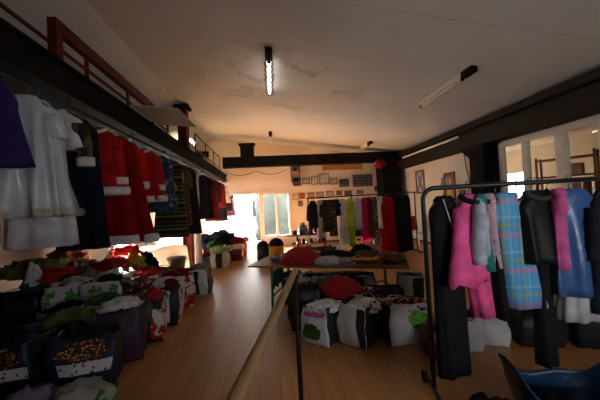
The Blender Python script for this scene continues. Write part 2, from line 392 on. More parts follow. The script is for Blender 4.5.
# neighbouring room behind the interior window
nwp = onX(515, 186, 9.4)
bm = nbm(); wall_with_holes(bm, 1.5, 14, 0, 3.4, [(nwp.y-.55, nwp.y+.45, nwp.z-.45, nwp.z+.5)], lambda a, b, c, d: add_box(bm, 9.4, 9.5, a, b, c, d)); struct('wall_neighbour', bm, M_WALL, label='far wall of the neighbouring room')
bm = nbm()
for dy in (-.55, -.07, .41): add_box(bm, 9.37, 9.42, nwp.y+dy-.02, nwp.y+dy+.04, nwp.z-.45, nwp.z+.5)
add_box(bm, 9.37, 9.42, nwp.y-.57, nwp.y+.45, nwp.z+.1, nwp.z+.14); struct('window_6', bm, M_WHITEPAINT, label='bright window of the neighbouring room', cat='window')
bm = nbm(); add_box(bm, RX+.15, 9.5, 1.5, 14, 3.4, 3.5); struct('ceiling_neighbour', bm, M_CEIL)
bm = nbm(); add_box(bm, RX+.15, 9.5, 1.4, 1.5, 0, 3.4); add_box(bm, RX+.15, 9.5, 14, 14.1, 0, 3.4); struct('wall_partition', bm, M_WALL)

# ------------------------------------------------------------------ mezzanine things
t = thing('mezzanine_railing', 'red steel railing along the mezzanine edge with thick post and top tube', 'railing', (-2.1, 3.1, 3.2))
def rel(t, *pts): return [Vector(p)-t.location for p in pts]
def tubep(t, name, a, b, w, mat, h=None):
    bm = nbm(); add_bar(bm, *rel(t, a, b), w, h); return obj(name, bm, mat, t, bevel=.004)
tubep(t, 'corner_post', (-2.1, 3.12, 3.2), (-2.1, 3.12, 3.76), .09, M_RED)
tubep(t, 'top_rail', (-2.1, 3.08, 3.7), (-2.1, 6.3, 3.66), .08, M_RED, .13)
tubep(t, 'lower_rail', (-2.1, .6, 3.52), (-2.1, 6.3, 3.44), .03, M_RED)
for y in (1.2, 3.62, 4.6, 5.5, 6.28): tubep(t, 'post', (-2.1, y, 3.2), (-2.1, y, 3.48 if y < 3 else 3.68), .035, M_RED)
t = thing('gallery_railing', 'thin dark railing on the mezzanine beyond the red column', 'railing', (-2.1, 8.6, 3.22))
for z in (3.5, 3.95): tubep(t, 'rail', (-2.1, 8.5, z), (-2.1, 12.4, z-.02), .035, M_FRAMEWOOD)
for y in (8.5, 9.8, 11.1, 12.38): tubep(t, 'post', (-2.1, y, 3.22), (-2.1, y, 3.95), .035, M_FRAMEWOOD)
# boards and boxes stored on the mezzanine
for (y, w, d, h, lab) in ((3.75, .5, .45, .32, 'pale storage box on the mezzanine beside the thick red post'), (4.5, .6, .4, .24, 'low pale box on the mezzanine behind the top tube'), (5.3, .45, .4, .3, 'pale box on the mezzanine close to the grey ledge board')):
    t = thing('storage_box', lab, 'box', (-2.62, y, 3.22), 0, 'boxes stored on the mezzanine')
    bm = nbm(); add_box(bm, -d/2, d/2, -w/2, w/2, 0, h); obj('body', bm, M_WHITEPAINT, t, bevel=.01)
    bm = nbm(); add_box(bm, -d/2-.015, d/2+.015, -w/2-.015, w/2+.015, h, h+.05); obj('lid', bm, M_GREYWALL, t, bevel=.008)
bm = nbm(); loft(bm, [[(-1.95, 4.36, 3.3), (-1.35, 4.5, 3.29), (-1.33, 5.5, 3.29), (-1.95, 5.3, 3.3)], [(-1.95, 4.36, 3.325), (-1.35, 4.5, 3.315), (-1.33, 5.5, 3.315), (-1.95, 5.3, 3.325)]])
tag(obj('ledge_board', bm, basic('grey_board', (.30, .27, .23), .8)), 'grey board jutting out from the mezzanine edge', 'board')
# red column + white pipe
CX, CY = -2.44, 8.75
t = thing('support_column', 'dark red steel column rising through the mezzanine to the ceiling', 'column', (CX, CY, 0))
bm = nbm(); add_box(bm, -.16, -.13, -.15, .15, 0, 4.8); add_box(bm, .05, .08, -.15, .15, 0, 4.8); add_box(bm, -.13, .05, -.02, .02, 0, 4.8); obj('shaft', bm, M_RED, t)
bm = nbm(); add_box(bm, -.24, .16, -.22, .22, 4.74, 4.82); obj('cap_plate', bm, M_DARK, t)
bm = nbm(); add_box(bm, -.22, .14, -.2, .2, 0, .02); obj('base_plate', bm, M_DARK, t)
bm = nbm(); add_tube(bm, [(CX+.25, CY-.1, 0), (CX+.25, CY-.1, 2.95)], .1, 14); t = tag(obj('drain_pipe', bm, M_WHITEPAINT, None, True), 'white vertical pipe beside the red column', 'pipe')
bm = nbm(); add_box(bm, -3.35, -2.65, 12.88, 13, 4.05, 4.3); tag(obj('air_vent', bm, M_DARK), 'dark air vent high on the gallery back wall', 'vent')

# ------------------------------------------------------------------ ceiling lamps
def lamp(x, y0, y1, label, lit, tube=True):
    z = cz(x); L = y1-y0
    t = thing('ceiling_light', label, 'ceiling light', (x, y0, z), 0, 'tube lights on the sloping ceiling')
    bm = nbm(); add_box(bm, -.05, .05, 0, L, -.06, .005); obj('housing', bm, M_WHITEPAINT, t, bevel=.006)
    bm = nbm(); add_box(bm, -.065, .065, -.3, 0, -.11, .01); obj('ballast_box', bm, M_DARK, t, bevel=.01)
    bm = nbm(); add_tube(bm, [(0, .05, -.1), (0, L-.05, -.1)], .024, 10)
    obj('tube', bm, M_LIT if lit else M_TUBEOFF, t)
    for y in (.02, L-.05): bm = nbm(); add_box(bm, -.03, .03, y, y+.04, -.13, -.05); obj('tube_holder', bm, M_DARK, t)
    if lit:
        for k in range(7):
            y = .1+k*(L-.2)/6
            bm = nbm(); add_tube(bm, [(math.cos(a)*.09, y, -.08+math.sin(a)*.09) for a in [PI+i*PI/8 for i in range(9)]], .006, 5); obj('guard_wire', bm, M_DARK, t)
    return t
M_LIT = emit('lit_tube', (1, .96, .9), 7)
M_TUBEOFF = basic('unlit_tube', (.7, .68, .62), .3)
lamp(.07, 5.35, 6.95, 'lit tube light in a wire guard on the stained ceiling patch', True)
lamp(3.71, 5.1, 6.7, 'unlit tube light on the ceiling toward the window wall', False)
lamp(.06, 11.1, 12.7, 'tube light on the ceiling above the dark stub of the cross beam', False)
lamp(3.87, 11.0, 12.7, 'unlit tube light on the ceiling just before the cross beam over the pictures', False)
# lit lamp on the gallery
t = thing('gallery_light', 'lit tube light under the lower roof over the gallery', 'ceiling light', (-2.95, 10.6, cz(-2.95)-.25))
bm = nbm(); add_box(bm, -.06, .06, 0, 1.3, .0, .09); obj('housing', bm, M_WHITEPAINT, t)
bm = nbm(); add_tube(bm, [(0, .03, -.03), (0, 1.27, -.03)], .024, 10); obj('tube', bm, emit('warm_tube', (1, .74, .42), 80), t)

# ------------------------------------------------------------------ garments
def hanger_bm(w, drop=.1):
    bm = nbm()
    hook = [(.0, 0, -.03+.03), (.022, 0, .012), (.03, 0, -.012), (.02, 0, -.035), (0, 0, -.055), (0, 0, -drop)]
    add_tube(bm, [(0-.025, 0, .0)] + [(-.012, 0, .02)] + hook[1:], .0035, 5)
    add_tube(bm, [(-w, 0, -drop-.085), (-w*.5, 0, -drop-.03), (0, 0, -drop), (w*.5, 0, -drop-.03), (w, 0, -drop-.085)], .009, 6)
    return bm
def ring(w, d, z, amp=0, k=6, ph=0, n=32, cx=0, cy=0, sq=.75, seed=0, rag=0):
    out = []
    for i in range(n):
        a = 2*PI*i/n; c, s = math.cos(a), math.sin(a)
        f = 1 + amp*(math.sin(k*a+ph) + .5*math.sin((k+3)*a+ph*2.1+z*3) + .8*noise.noise((c*1.5, s*1.5, z*2+seed)))
        x = math.copysign(abs(c)**sq, c)*w; y = math.copysign(abs(s)**sq, s)*d
        out.append((cx+x*(1+.25*(f-1)), cy+y*f, z + (rag*math.sin(5*a+ph) + rag*noise.noise((c*3, s*3, seed)) if rag else 0)))
    return out
def body_rings(w, wh, d, dh, top, L, seed, amp=.2, k=6, neck=.07, waist=None, lean=0, rag=0, kw=None, n=32):
    """rings of a hung garment, from neck to hem; top = drop below the rail"""
    rs = [ring(neck, .035, -top+.01, n=n, sq=.9), ring(neck+.03, .05, -top-.02, n=n), ring(w*.62, .055, -top-.05, n=n), ring(w*.93, .055, -top-.10, n=n), ring(w, .06, -top-.15, .04, k, seed, n=n)]
    M = 9
    for i in range(1, M+1):
        t = i/M; z = -top-.15-(L-.15)*t
        ww = w*.94 + (wh-w*.94)*(t**1.2)
        if waist: ww -= waist*w*math.exp(-((t-.4)/.16)**2)
        dd = d + (dh-d)*t
        rs.append(ring(ww, dd, z, amp*(.25+.75*t), k, seed, n=n, cx=lean*t*L, seed=seed, rag=rag if i == M else 0))
    return rs
def sleeve_bm(sx, w, top, L, r0, r1, out=.05, seed=0):
    bm = nbm(); pts = []; rad = []
    for i in range(8):
        t = i/7
        pts.append((sx*(w*.86 + out*math.sin(t*1.5)), .012*math.sin(t*5+seed), -top-.14-L*t)); rad.append(r0+(r1-r0)*t + (.006*math.sin(t*17+seed)))
    rings = [ring(r, r*.75, p[2], .08, 3, seed+i, 14, p[0], p[1], .9) for i, (p, r) in enumerate(zip(pts, rad))]
    loft(bm, rings); return bm
NG = [0]
def garment(name, label, cat, group, rail, rz, L, mat, w=.22, wh=.26, d=.06, dh=.09, top=.1, sleeve=0, smat=None, sr=(.075, .065), sout=.05, amp=.2, k=6,
            hem=None, yo=0, cuff=None, collar=None, waist=None, lean=0, rag=0, under=None, neck=.07, belt=None, hemh=.06, n=32):
    NG[0] += 1; seed = NG[0]*1.37
    t = thing(name, label, cat, rail, rz, group)
    rs = body_rings(w, wh, d, dh, top, L, seed, amp, k, neck, waist, lean, rag, n=n)
    bm = nbm(); loft(bm, rs); obj('body', bm, mat, t, True)
    obj('hanger', hanger_bm(w*.8, top-.012), M_HANGER, t)
    def band(nm, i, z0, z1, sc, m):
        wq = w*.94 + (wh-w*.94)*((i/9)**1.2) if i else w; dq = d+(dh-d)*i/9
        bm = nbm(); cx = lean*(i/9)*L
        loft(bm, [ring(wq*sc*.98, dq*sc*.97, z1, amp*(.25+.75*i/9), k, seed, n, cx, seed=seed), ring(wq*sc+.004, dq*sc+.006, (z0*.3+z1*.7), amp*(.25+.75*i/9), k, seed, n, cx, seed=seed),
                  ring(wq*sc+.006, dq*sc+.008, (z0*.7+z1*.3), amp*(.25+.75*i/9), k, seed, n, cx, seed=seed), ring(wq*sc*.98, dq*sc*.97, z0, amp*(.25+.75*i/9), k, seed, n, cx, seed=seed)])
        return obj(nm, bm, m, t, True)
    if hem: band('hem_trim', 9, -top-L-.02, -top-L+hemh, 1.05, hem)
    if belt: band('belt', 4, -top-.15-(L-.15)*.42-.03, -top-.15-(L-.15)*.42+.03, 1.06, belt)
    if sleeve:
        for sx in (-1, 1):
            s = obj('sleeve', sleeve_bm(sx, w, top, sleeve, sr[0], sr[1], sout, seed), smat or mat, t, True)
            if cuff:
                bm = nbm(); x = sx*(w*.86+sout*math.sin(1.5)); zz = -top-.14-sleeve
                loft(bm, [ring(sr[1]+.012, sr[1]*.75+.012, z, .05, 3, seed, 14, x, 0, .9) for z in (zz-.02, zz+.0, zz+.05, zz+.06)])
                obj('cuff', bm, cuff, s, True)
    if collar:
        bm = nbm(); pts = [(math.cos(a)*(neck+.035), -.02+math.sin(a)*.045, -top-.005-.05*max(0, -math.sin(a))) for a in [2*PI*i/16 for i in range(17)]]
        add_tube(bm, pts, .022, 8); obj('collar', bm, collar, t, True)
    if under:
        um, uw, u0_, u1_ = under
        bm = nbm(); loft(bm, [ring(uw*(.85+.15*i/6), dh*(.7+.1*i/6), -top-u0_-(u1_-u0_)*i/6, .22, k+1, seed+2, n, lean*L) for i in range(7)])
        obj('underskirt', bm, um, t, True)
    if yo:
        for ch in t.children:
            if not ch.name.startswith('hanger'): ch.location.y -= yo
    return t

# rail under the mezzanine edge: garments hang in a long row
RAILX, RAILZ = -1.98, 2.86
t = thing('hanging_rail', 'long dark clothes rail slung under the dark mezzanine edge', 'clothes rail', (RAILX, 2.0, RAILZ))
bm = nbm(); add_tube(bm, [(0, -.4, 0), (0, 10.9, 0)], .018, 10); obj('tube', bm, M_RACK, t, True)
for k in range(9):
    bm = nbm(); add_bar(bm, (0, -.2+k*1.3, 0), (0, -.2+k*1.3, .09), .02); obj('bracket', bm, M_DARK, t)
GL = 'costumes hanging from the long dark rail'
def gl(name, label, cat, px, hy, mat, rz=0, L=None, xo=0, top=.1, **k):
    p = onX(px, hy, RAILX); y = p.y
    L = (RAILZ-top) - p.z if L is None else L
    return garment(name, label, cat, GL, (RAILX, y, RAILZ+.0), R(rz), L, mat, top=top, **k)
M_GOLD = spots('gold_trim', (.40, .37, .29), [(.46, .38, .22), (.25, .2, .12), (.5, .47, .4)], 60, .4)
M_BROCADE = stripes('brown_brocade', [(.03, .015, .008), (.16, .08, .02), (.025, .012, .008), (.10, .06, .03)], 5, 0, .6)
gl('purple_robe', 'deep purple robe nearest the camera on the long rail', 'robe', -8, 166, cloth((.028, .015, .095)), 28, w=.15, wh=.23, amp=.12)
gl('satin_gown', 'white satin dress with a gold band along its hem', 'dress', 30, 216, satin((.56, .58, .63), .28), 12, w=.19, wh=.27, dh=.13, sleeve=.2, amp=.95, k=11, hem=M_GOLD, hemh=.05, n=48)
gl('long_nightgown', 'plain long white gown hanging behind the gold hemmed satin dress', 'dress', 42, 247, cloth((.56, .56, .63)), 4, w=.2, wh=.25, dh=.1, amp=.35, k=7)
gl('choir_tunic', 'white tunic with brown and gold patterned sleeves beside the satin dress', 'tunic', 60, 150, M_WHITE, -10, w=.24, wh=.28, sleeve=.38, smat=M_BROCADE, cuff=M_WHITE)
gl('navy_trousers', 'dark navy trousers hung long between white gown and red velvet jackets', 'trousers', 84, 249, M_NAVY, 0, w=.18, wh=.24, dh=.09)
for (px, hy, lab, rz, sl) in ((100, 194, 'red velvet jacket with white fur hem, first of the three from the navy trousers', 0, .5), (124, 188, 'red velvet jacket with white fur hem, middle one of three on the rail', 8, .5), (146, 201, 'red velvet jacket with white fur hem, beside the blue patterned dress', -6, .5)):
    gl('santa_jacket', lab, 'jacket', px, hy, M_SANTA, rz, w=.22, wh=.30, dh=.11, sleeve=sl, cuff=M_FUR, hem=M_FUR, collar=M_FUR, hemh=.07, amp=.25)
gl('santa_dress', 'long dark red velvet gown with white fur hem below the red jackets', 'dress', 122, 242, basic('santa_gown', (.20, .004, .004), .85, 0, .2, 7, .4, 40, spec=.08), 0, w=.22, wh=.42, dh=.13, hem=M_FUR, hemh=.09, amp=.3, k=8)
gl('patterned_dress', 'blue and grey patterned dress right after the red velvet jackets', 'dress', 163, 212, spots('blue_pattern', (.03, .05, .09), [(.05, .12, .25), (.2, .22, .25), (.02, .03, .04)], 14, .45), 0, w=.2, wh=.26)
gl('yellow_tunic', 'mustard yellow tunic among dark garments on the long rail', 'tunic', 170, 190, cloth((.42, .25, .02)), 5, w=.18, wh=.22, sleeve=.3)
gl('striped_poncho', 'dark poncho with green and yellow bands and fringed hem', 'poncho', 172, 237, stripes('poncho_stripes', [(.01, .012, .008), (.16, .15, .02), (.01, .012, .01), (.05, .09, .02), (.012, .01, .01), (.10, .03, .02), (.01, .01, .01)], 4.0, 2), -5, w=.26, wh=.34, rag=.02)
gl('brown_robe', 'brown robe squeezed between the banded poncho and a black dress', 'robe', 181, 226, cloth((.09, .05, .035)), 0, w=.2, wh=.24, sleeve=.4)
gl('black_dress', 'long black dress hanging in front of the white pipe', 'dress', 190, 234, M_BLACK, 0, w=.2, wh=.27)
extra = [('black_coat', 'black coat just past the white pipe on the rail', 'coat', 205, 219, M_BLACK, .2), ('maroon_dress', 'maroon dress next to the black coat past the white pipe', 'dress', 209, 207, cloth((.15, .012, .02)), .3),
         ('dark_red_cape', 'dark red cape in the middle of the far end of the rail', 'cape', 213, 221, cloth((.19, .015, .015)), 0), ('grey_waistcoat', 'charcoal grey waistcoat between the red cape and crimson blouse', 'waistcoat', 215, 203, cloth((.03, .03, .035)), 0),
         ('crimson_blouse', 'crimson blouse on the far stretch of the rail', 'blouse', 218.5, 208, cloth((.28, .015, .025)), .35), ('black_skirt', 'long black skirt with red edge near the doorway', 'skirt', 221.5, 221, cloth((.02, .01, .012)), 0),
         ('white_shirt', 'single white shirt near the end of the rail by the doorway', 'shirt', 224.5, 203, M_WHITE, .35), ('black_jacket', 'black jacket hanging last but one by the doorway', 'jacket', 227.5, 211, M_BLACK, .4), ('plum_dress', 'dark plum dress hanging last on the rail against the bright doorway', 'dress', 230, 216, cloth((.07, .02, .03)), .2)]
for nm, lab, cat, px, hy, mt, sl in extra: gl(nm, lab, cat, px, hy, mt, (px*37) % 30-15, w=.2, wh=.25, sleeve=sl)

# ------------------------------------------------------------------ front clothes rack
A, B = Vector((1.365, 2.37, 1.835)), Vector((2.95, 1.97, 1.84))
ax = (B-A).normalized(); ang = math.atan2(ax.y, ax.x)
t = thing('clothes_rack', 'black tubular clothes rack with rounded corner near the camera', 'clothes rack', (A.x, A.y, 0), ang)
Lr = (B-A).length
bm = nbm(); arc = [(-.075+.10*(1-math.cos(a))-.0, 0, 1.735+.10*math.sin(a)) for a in [i*PI/2/8 for i in range(9)]]
add_tube(bm, [(-.075, 0, .12), (-.075, 0, 1.0)] + arc + [(Lr*.5, 0, 1.835), (Lr, 0, 1.838)], .0195, 12); obj('frame', bm, M_RACK, t, True)
bm = nbm(); add_tube(bm, [(Lr, 0, .12), (Lr, 0, 1.838)], .0195, 12); obj('end_post', bm, M_RACK, t, True)
for x in (-.075, Lr):
    bm = nbm(); add_tube(bm, [(x, -.3, .1), (x, -.1, .125), (x, .1, .125), (x, .3, .1)], .019, 10); f = obj('foot', bm, M_RACK, t, True)
    for y in (-.3, .3):
        bm = nbm(); add_tube(bm, [(x-.022, y, .048), (x+.022, y, .048)], .046, 16); add_box(bm, x-.03, x+.03, y-.015, y+.015, .06, .11); obj('caster', bm, M_RACK, f, True)
bm = nbm()
for s in (-.02, .02): add_box(bm, .115+s-.006, .115+s+.006, -.02, .02, 1.85, 1.92)
obj('clip', bm, M_RACK, t)
GR = 'clothes on the black rack near the camera'
def gr(name, label, cat, px, L, mat, rz=50, **k):
    d = ray(px, 186); n = Vector((-ax.y, ax.x, 0)); s = (A.dot(n)-CAM.dot(n))/d.dot(n); p = CAM + d*s
    return garment(name, label, cat, GR, (p.x, p.y, 1.855), ang+R(rz), L, mat, top=k.pop('top', .1), **k)
M_CORD = basic('white_cord', (.6, .6, .6), .7)
t = gr('black_robe', 'long black robe with a white cord V at the neck, first on the front rack', 'robe', 443, 1.49, M_BLACK, 28, w=.16, wh=.155, d=.06, dh=.075, amp=.15)
bm = nbm(); add_tube(bm, [(-.075, -.068, -.12), (-.04, -.085, -.28), (0, -.092, -.42), (.04, -.085, -.28), (.075, -.068, -.12)], .005, 6); add_tube(bm, [(0, -.092, -.42), (0, -.09, -.62)], .005, 6); obj('cord', bm, M_CORD, t, True)
M_PINK = cloth((.88, .11, .34)); 
t = gr('pink_robe', 'hot pink robe with black collar and wide open sleeves', 'robe', 468, 1.02, M_PINK, 28, w=.15, wh=.17, d=.06, dh=.08, lean=.17, collar=M_BLACK)
for sx, Ls in ((-1, .60), (1, .5)):
    bm = nbm(); rings = []
    for i in range(8):
        q = i/7; x = sx*(.13+.06*q)+.06*q
        rings.append(ring(.06+.15*q, .05+.015*q, -.2-Ls*q*(1 if sx < 0 else .9), .08, 3, i, 18, x, -.03-.05*q, .9, rag=.03 if i == 7 else 0))
    loft(bm, rings); s = obj('sleeve', bm, M_PINK, t, True)
gr('striped_shirt', 'pale blue shirt with teal front band between pink robe and tartan dress', 'shirt', 480, .62, stripes('teal_band', [(.42, .47, .55), (.42, .47, .55), (.02, .2, .2), (.42, .46, .54)], 5, 0), 58, w=.17, wh=.17, sleeve=.4, lean=.12, smat=cloth((.45, .48, .56)))
gr('pale_pink_blouse', 'pale pink patterned blouse pressed against the tartan dress', 'blouse', 489, .60, spots('pink_print', (.55, .36, .42), [(.6, .5, .55), (.5, .2, .3)], 26, .4), 62, w=.14, wh=.14, lean=.12)
gr('black_trousers', 'black trousers hanging below the pale blouses on the front rack', 'trousers', 495, 1.03, M_BLACK, 40, w=.14, wh=.13, lean=.08)
gr('tartan_dress', 'light blue tartan dress with pink and yellow checks', 'dress', 500, .92, M_TARTAN, 12, w=.13, wh=.17, d=.05, dh=.07, lean=.15, amp=.12, yo=.05)
gr('satin_blouse', 'black satin blouse with draped neck beside the tartan dress', 'blouse', 530, .56, basic('black_satin', (.008, .008, .009), .5, 0, .1, 5, .3, 18, spec=.2), 18, yo=.04, w=.165, wh=.15, amp=.25, collar=cloth((.05, .05, .055)))
gr('black_gown', 'very long thin black gown reaching down toward the floor behind the black satin blouse', 'gown', 536, 1.38, M_BLACK, 40, w=.1, wh=.10, d=.05, dh=.06)
gr('fuchsia_scarf', 'narrow fuchsia pink scarf hung in front of the blue satin dress', 'scarf', 546, .62, cloth((.55, .10, .28)), 10, w=.05, wh=.045, d=.025, dh=.03, neck=.03, top=.09, yo=.10)
gr('blue_satin_dress', 'shiny royal blue satin dress with a pale grey underskirt', 'dress', 569, .82, satin((.035, .10, .28), .3), 8, w=.20, wh=.20, d=.05, dh=.08, yo=.03, amp=.5, k=7, n=48, under=(cloth((.42, .42, .44)), .17, .78, 1.02))
gr('dark_velvet_dress', 'dark velvet dress behind the blue satin one at the frame edge', 'dress', 606, .95, cloth((.015, .018, .028)), 30, w=.2, wh=.22, sleeve=.4)
gr('magenta_robe', 'dark magenta robe cut off by the frame edge', 'robe', 616, .95, cloth((.16, .012, .06)), 35, w=.2, wh=.22, sleeve=.4)
gr('black_overcoat', 'black overcoat past the edge of the blue satin dress', 'coat', 630, 1.1, M_BLACK, 35, w=.2, wh=.24, sleeve=.5)

# ------------------------------------------------------------------ clothes rack at the back
t = thing('back_clothes_rack', 'dark clothes rack standing before the back wall pictures', 'clothes rack', (1.15, 9.3, 0))
bm = nbm(); add_tube(bm, [(0, 0, 0.05), (0, 0, 1.95)], .022); obj('post', bm, M_RACK, t)
bm = nbm(); add_tube(bm, [(1.45, 0, 0.05), (1.45, 0, 1.95)], .022); obj('post', bm, M_RACK, t)
bm = nbm(); add_tube(bm, [(3.6, 0, 0.05), (3.6, 0, 1.98)], .022); obj('post', bm, M_RACK, t)
bm = nbm(); add_tube(bm, [(-.05, 0, 1.95), (3.65, 0, 1.98)], .022); obj('bar', bm, M_RACK, t)
for x in (0, 1.45, 3.6): bm = nbm(); add_bar(bm, (x, -.3, .03), (x, .3, .03), .05); obj('foot', bm, M_RACK, t)
GB = 'clothes on the rack before the back wall'
cols_dark = blotch('dark_pattern', (.02, .02, .02), (.16, .13, .08), 12, .55)
def gb(name, label, cat, px, hy, mat, wpx=9, rz=0, **k):
    p = onY(px, hy, 9.3); zr = 1.96 + .01*(p.x-1.15); w = wpx/2/290*9
    return garment(name, label, cat, GB, (p.x, 9.3, zr), R(rz), zr-.1-p.z, mat, w=w*.95, wh=w*1.12, n=20, **k)
gb('dark_jacket', 'dark jacket hung first beside the hats on the back rack', 'jacket', 314, 228, M_BLACK, 9, sleeve=.5)
gb('grey_dress', 'pale grey dress on the back rack between two dark jackets', 'dress', 322, 238, cloth((.40, .40, .42)), 9)
gb('brown_jacket', 'dark brown jacket on the back rack near the white dress', 'jacket', 330, 225, cloth((.06, .04, .03)), 9, sleeve=.4)
gb('black_blouse', 'black blouse on the back rack right before the white dress', 'blouse', 337, 216, M_BLACK, 8, sleeve=.3)
gb('white_dress', 'long white dress beside the lime green one on the back rack', 'dress', 345, 247, cloth((.60, .60, .64)), 10, waist=.35)
gb('lime_dress', 'bright lime green dress on the back rack', 'dress', 352.5, 247, cloth((.42, .62, .03)), 8)
gb('lilac_dress', 'short pale lilac dress beside the lime green one on the back rack', 'dress', 359, 230, cloth((.48, .46, .58)), 9, under=(cloth((.08, .015, .035)), .13, .9, 1.25))
gb('magenta_dress', 'magenta dress on the back rack next to the pale lilac one', 'dress', 366.5, 241, cloth((.45, .015, .10)), 9)
gb('grey_blazer', 'charcoal blazer between pale grey dress and brown jacket on the back rack', 'blazer', 326, 232, cloth((.03, .03, .033)), 8, 20, sleeve=.4)
gb('patterned_blouse', 'dark patterned blouse between brown jacket and black blouse on the back rack', 'blouse', 334, 236, cols_dark, 8, -15)
gb('wine_skirt', 'wine red skirt hanging beside the magenta dress on the back rack', 'skirt', 371, 238, cloth((.18, .012, .03)), 8)
gb('leafy_dress', 'dark green and white leaf print dress on the back rack', 'dress', 377, 249, spots('leaf_print', (.03, .06, .03), [(.4, .45, .3), (.1, .2, .06), (.3, .3, .25)], 16, .35), 6)
gb('white_blouse', 'white blouse edge showing beside the large red robe', 'blouse', 382, 228, M_WHITE, 5)
gb('red_robe', 'large plain red robe reaching almost to the floor at the back', 'robe', 389.5, 253, basic('red_robe', (.22, .004, .007), .85, 0, .15, 5, .3, 40, spec=.08), 17, d=.12, dh=.15)
gb('black_cloak', 'long black cloak beside the large red robe', 'cloak', 402, 252, M_BLACK, 10)
gb('black_evening_dress', 'black evening dress with pale straps at the end of the back rack', 'dress', 409, 250, cloth((.01, .01, .012)), 9)

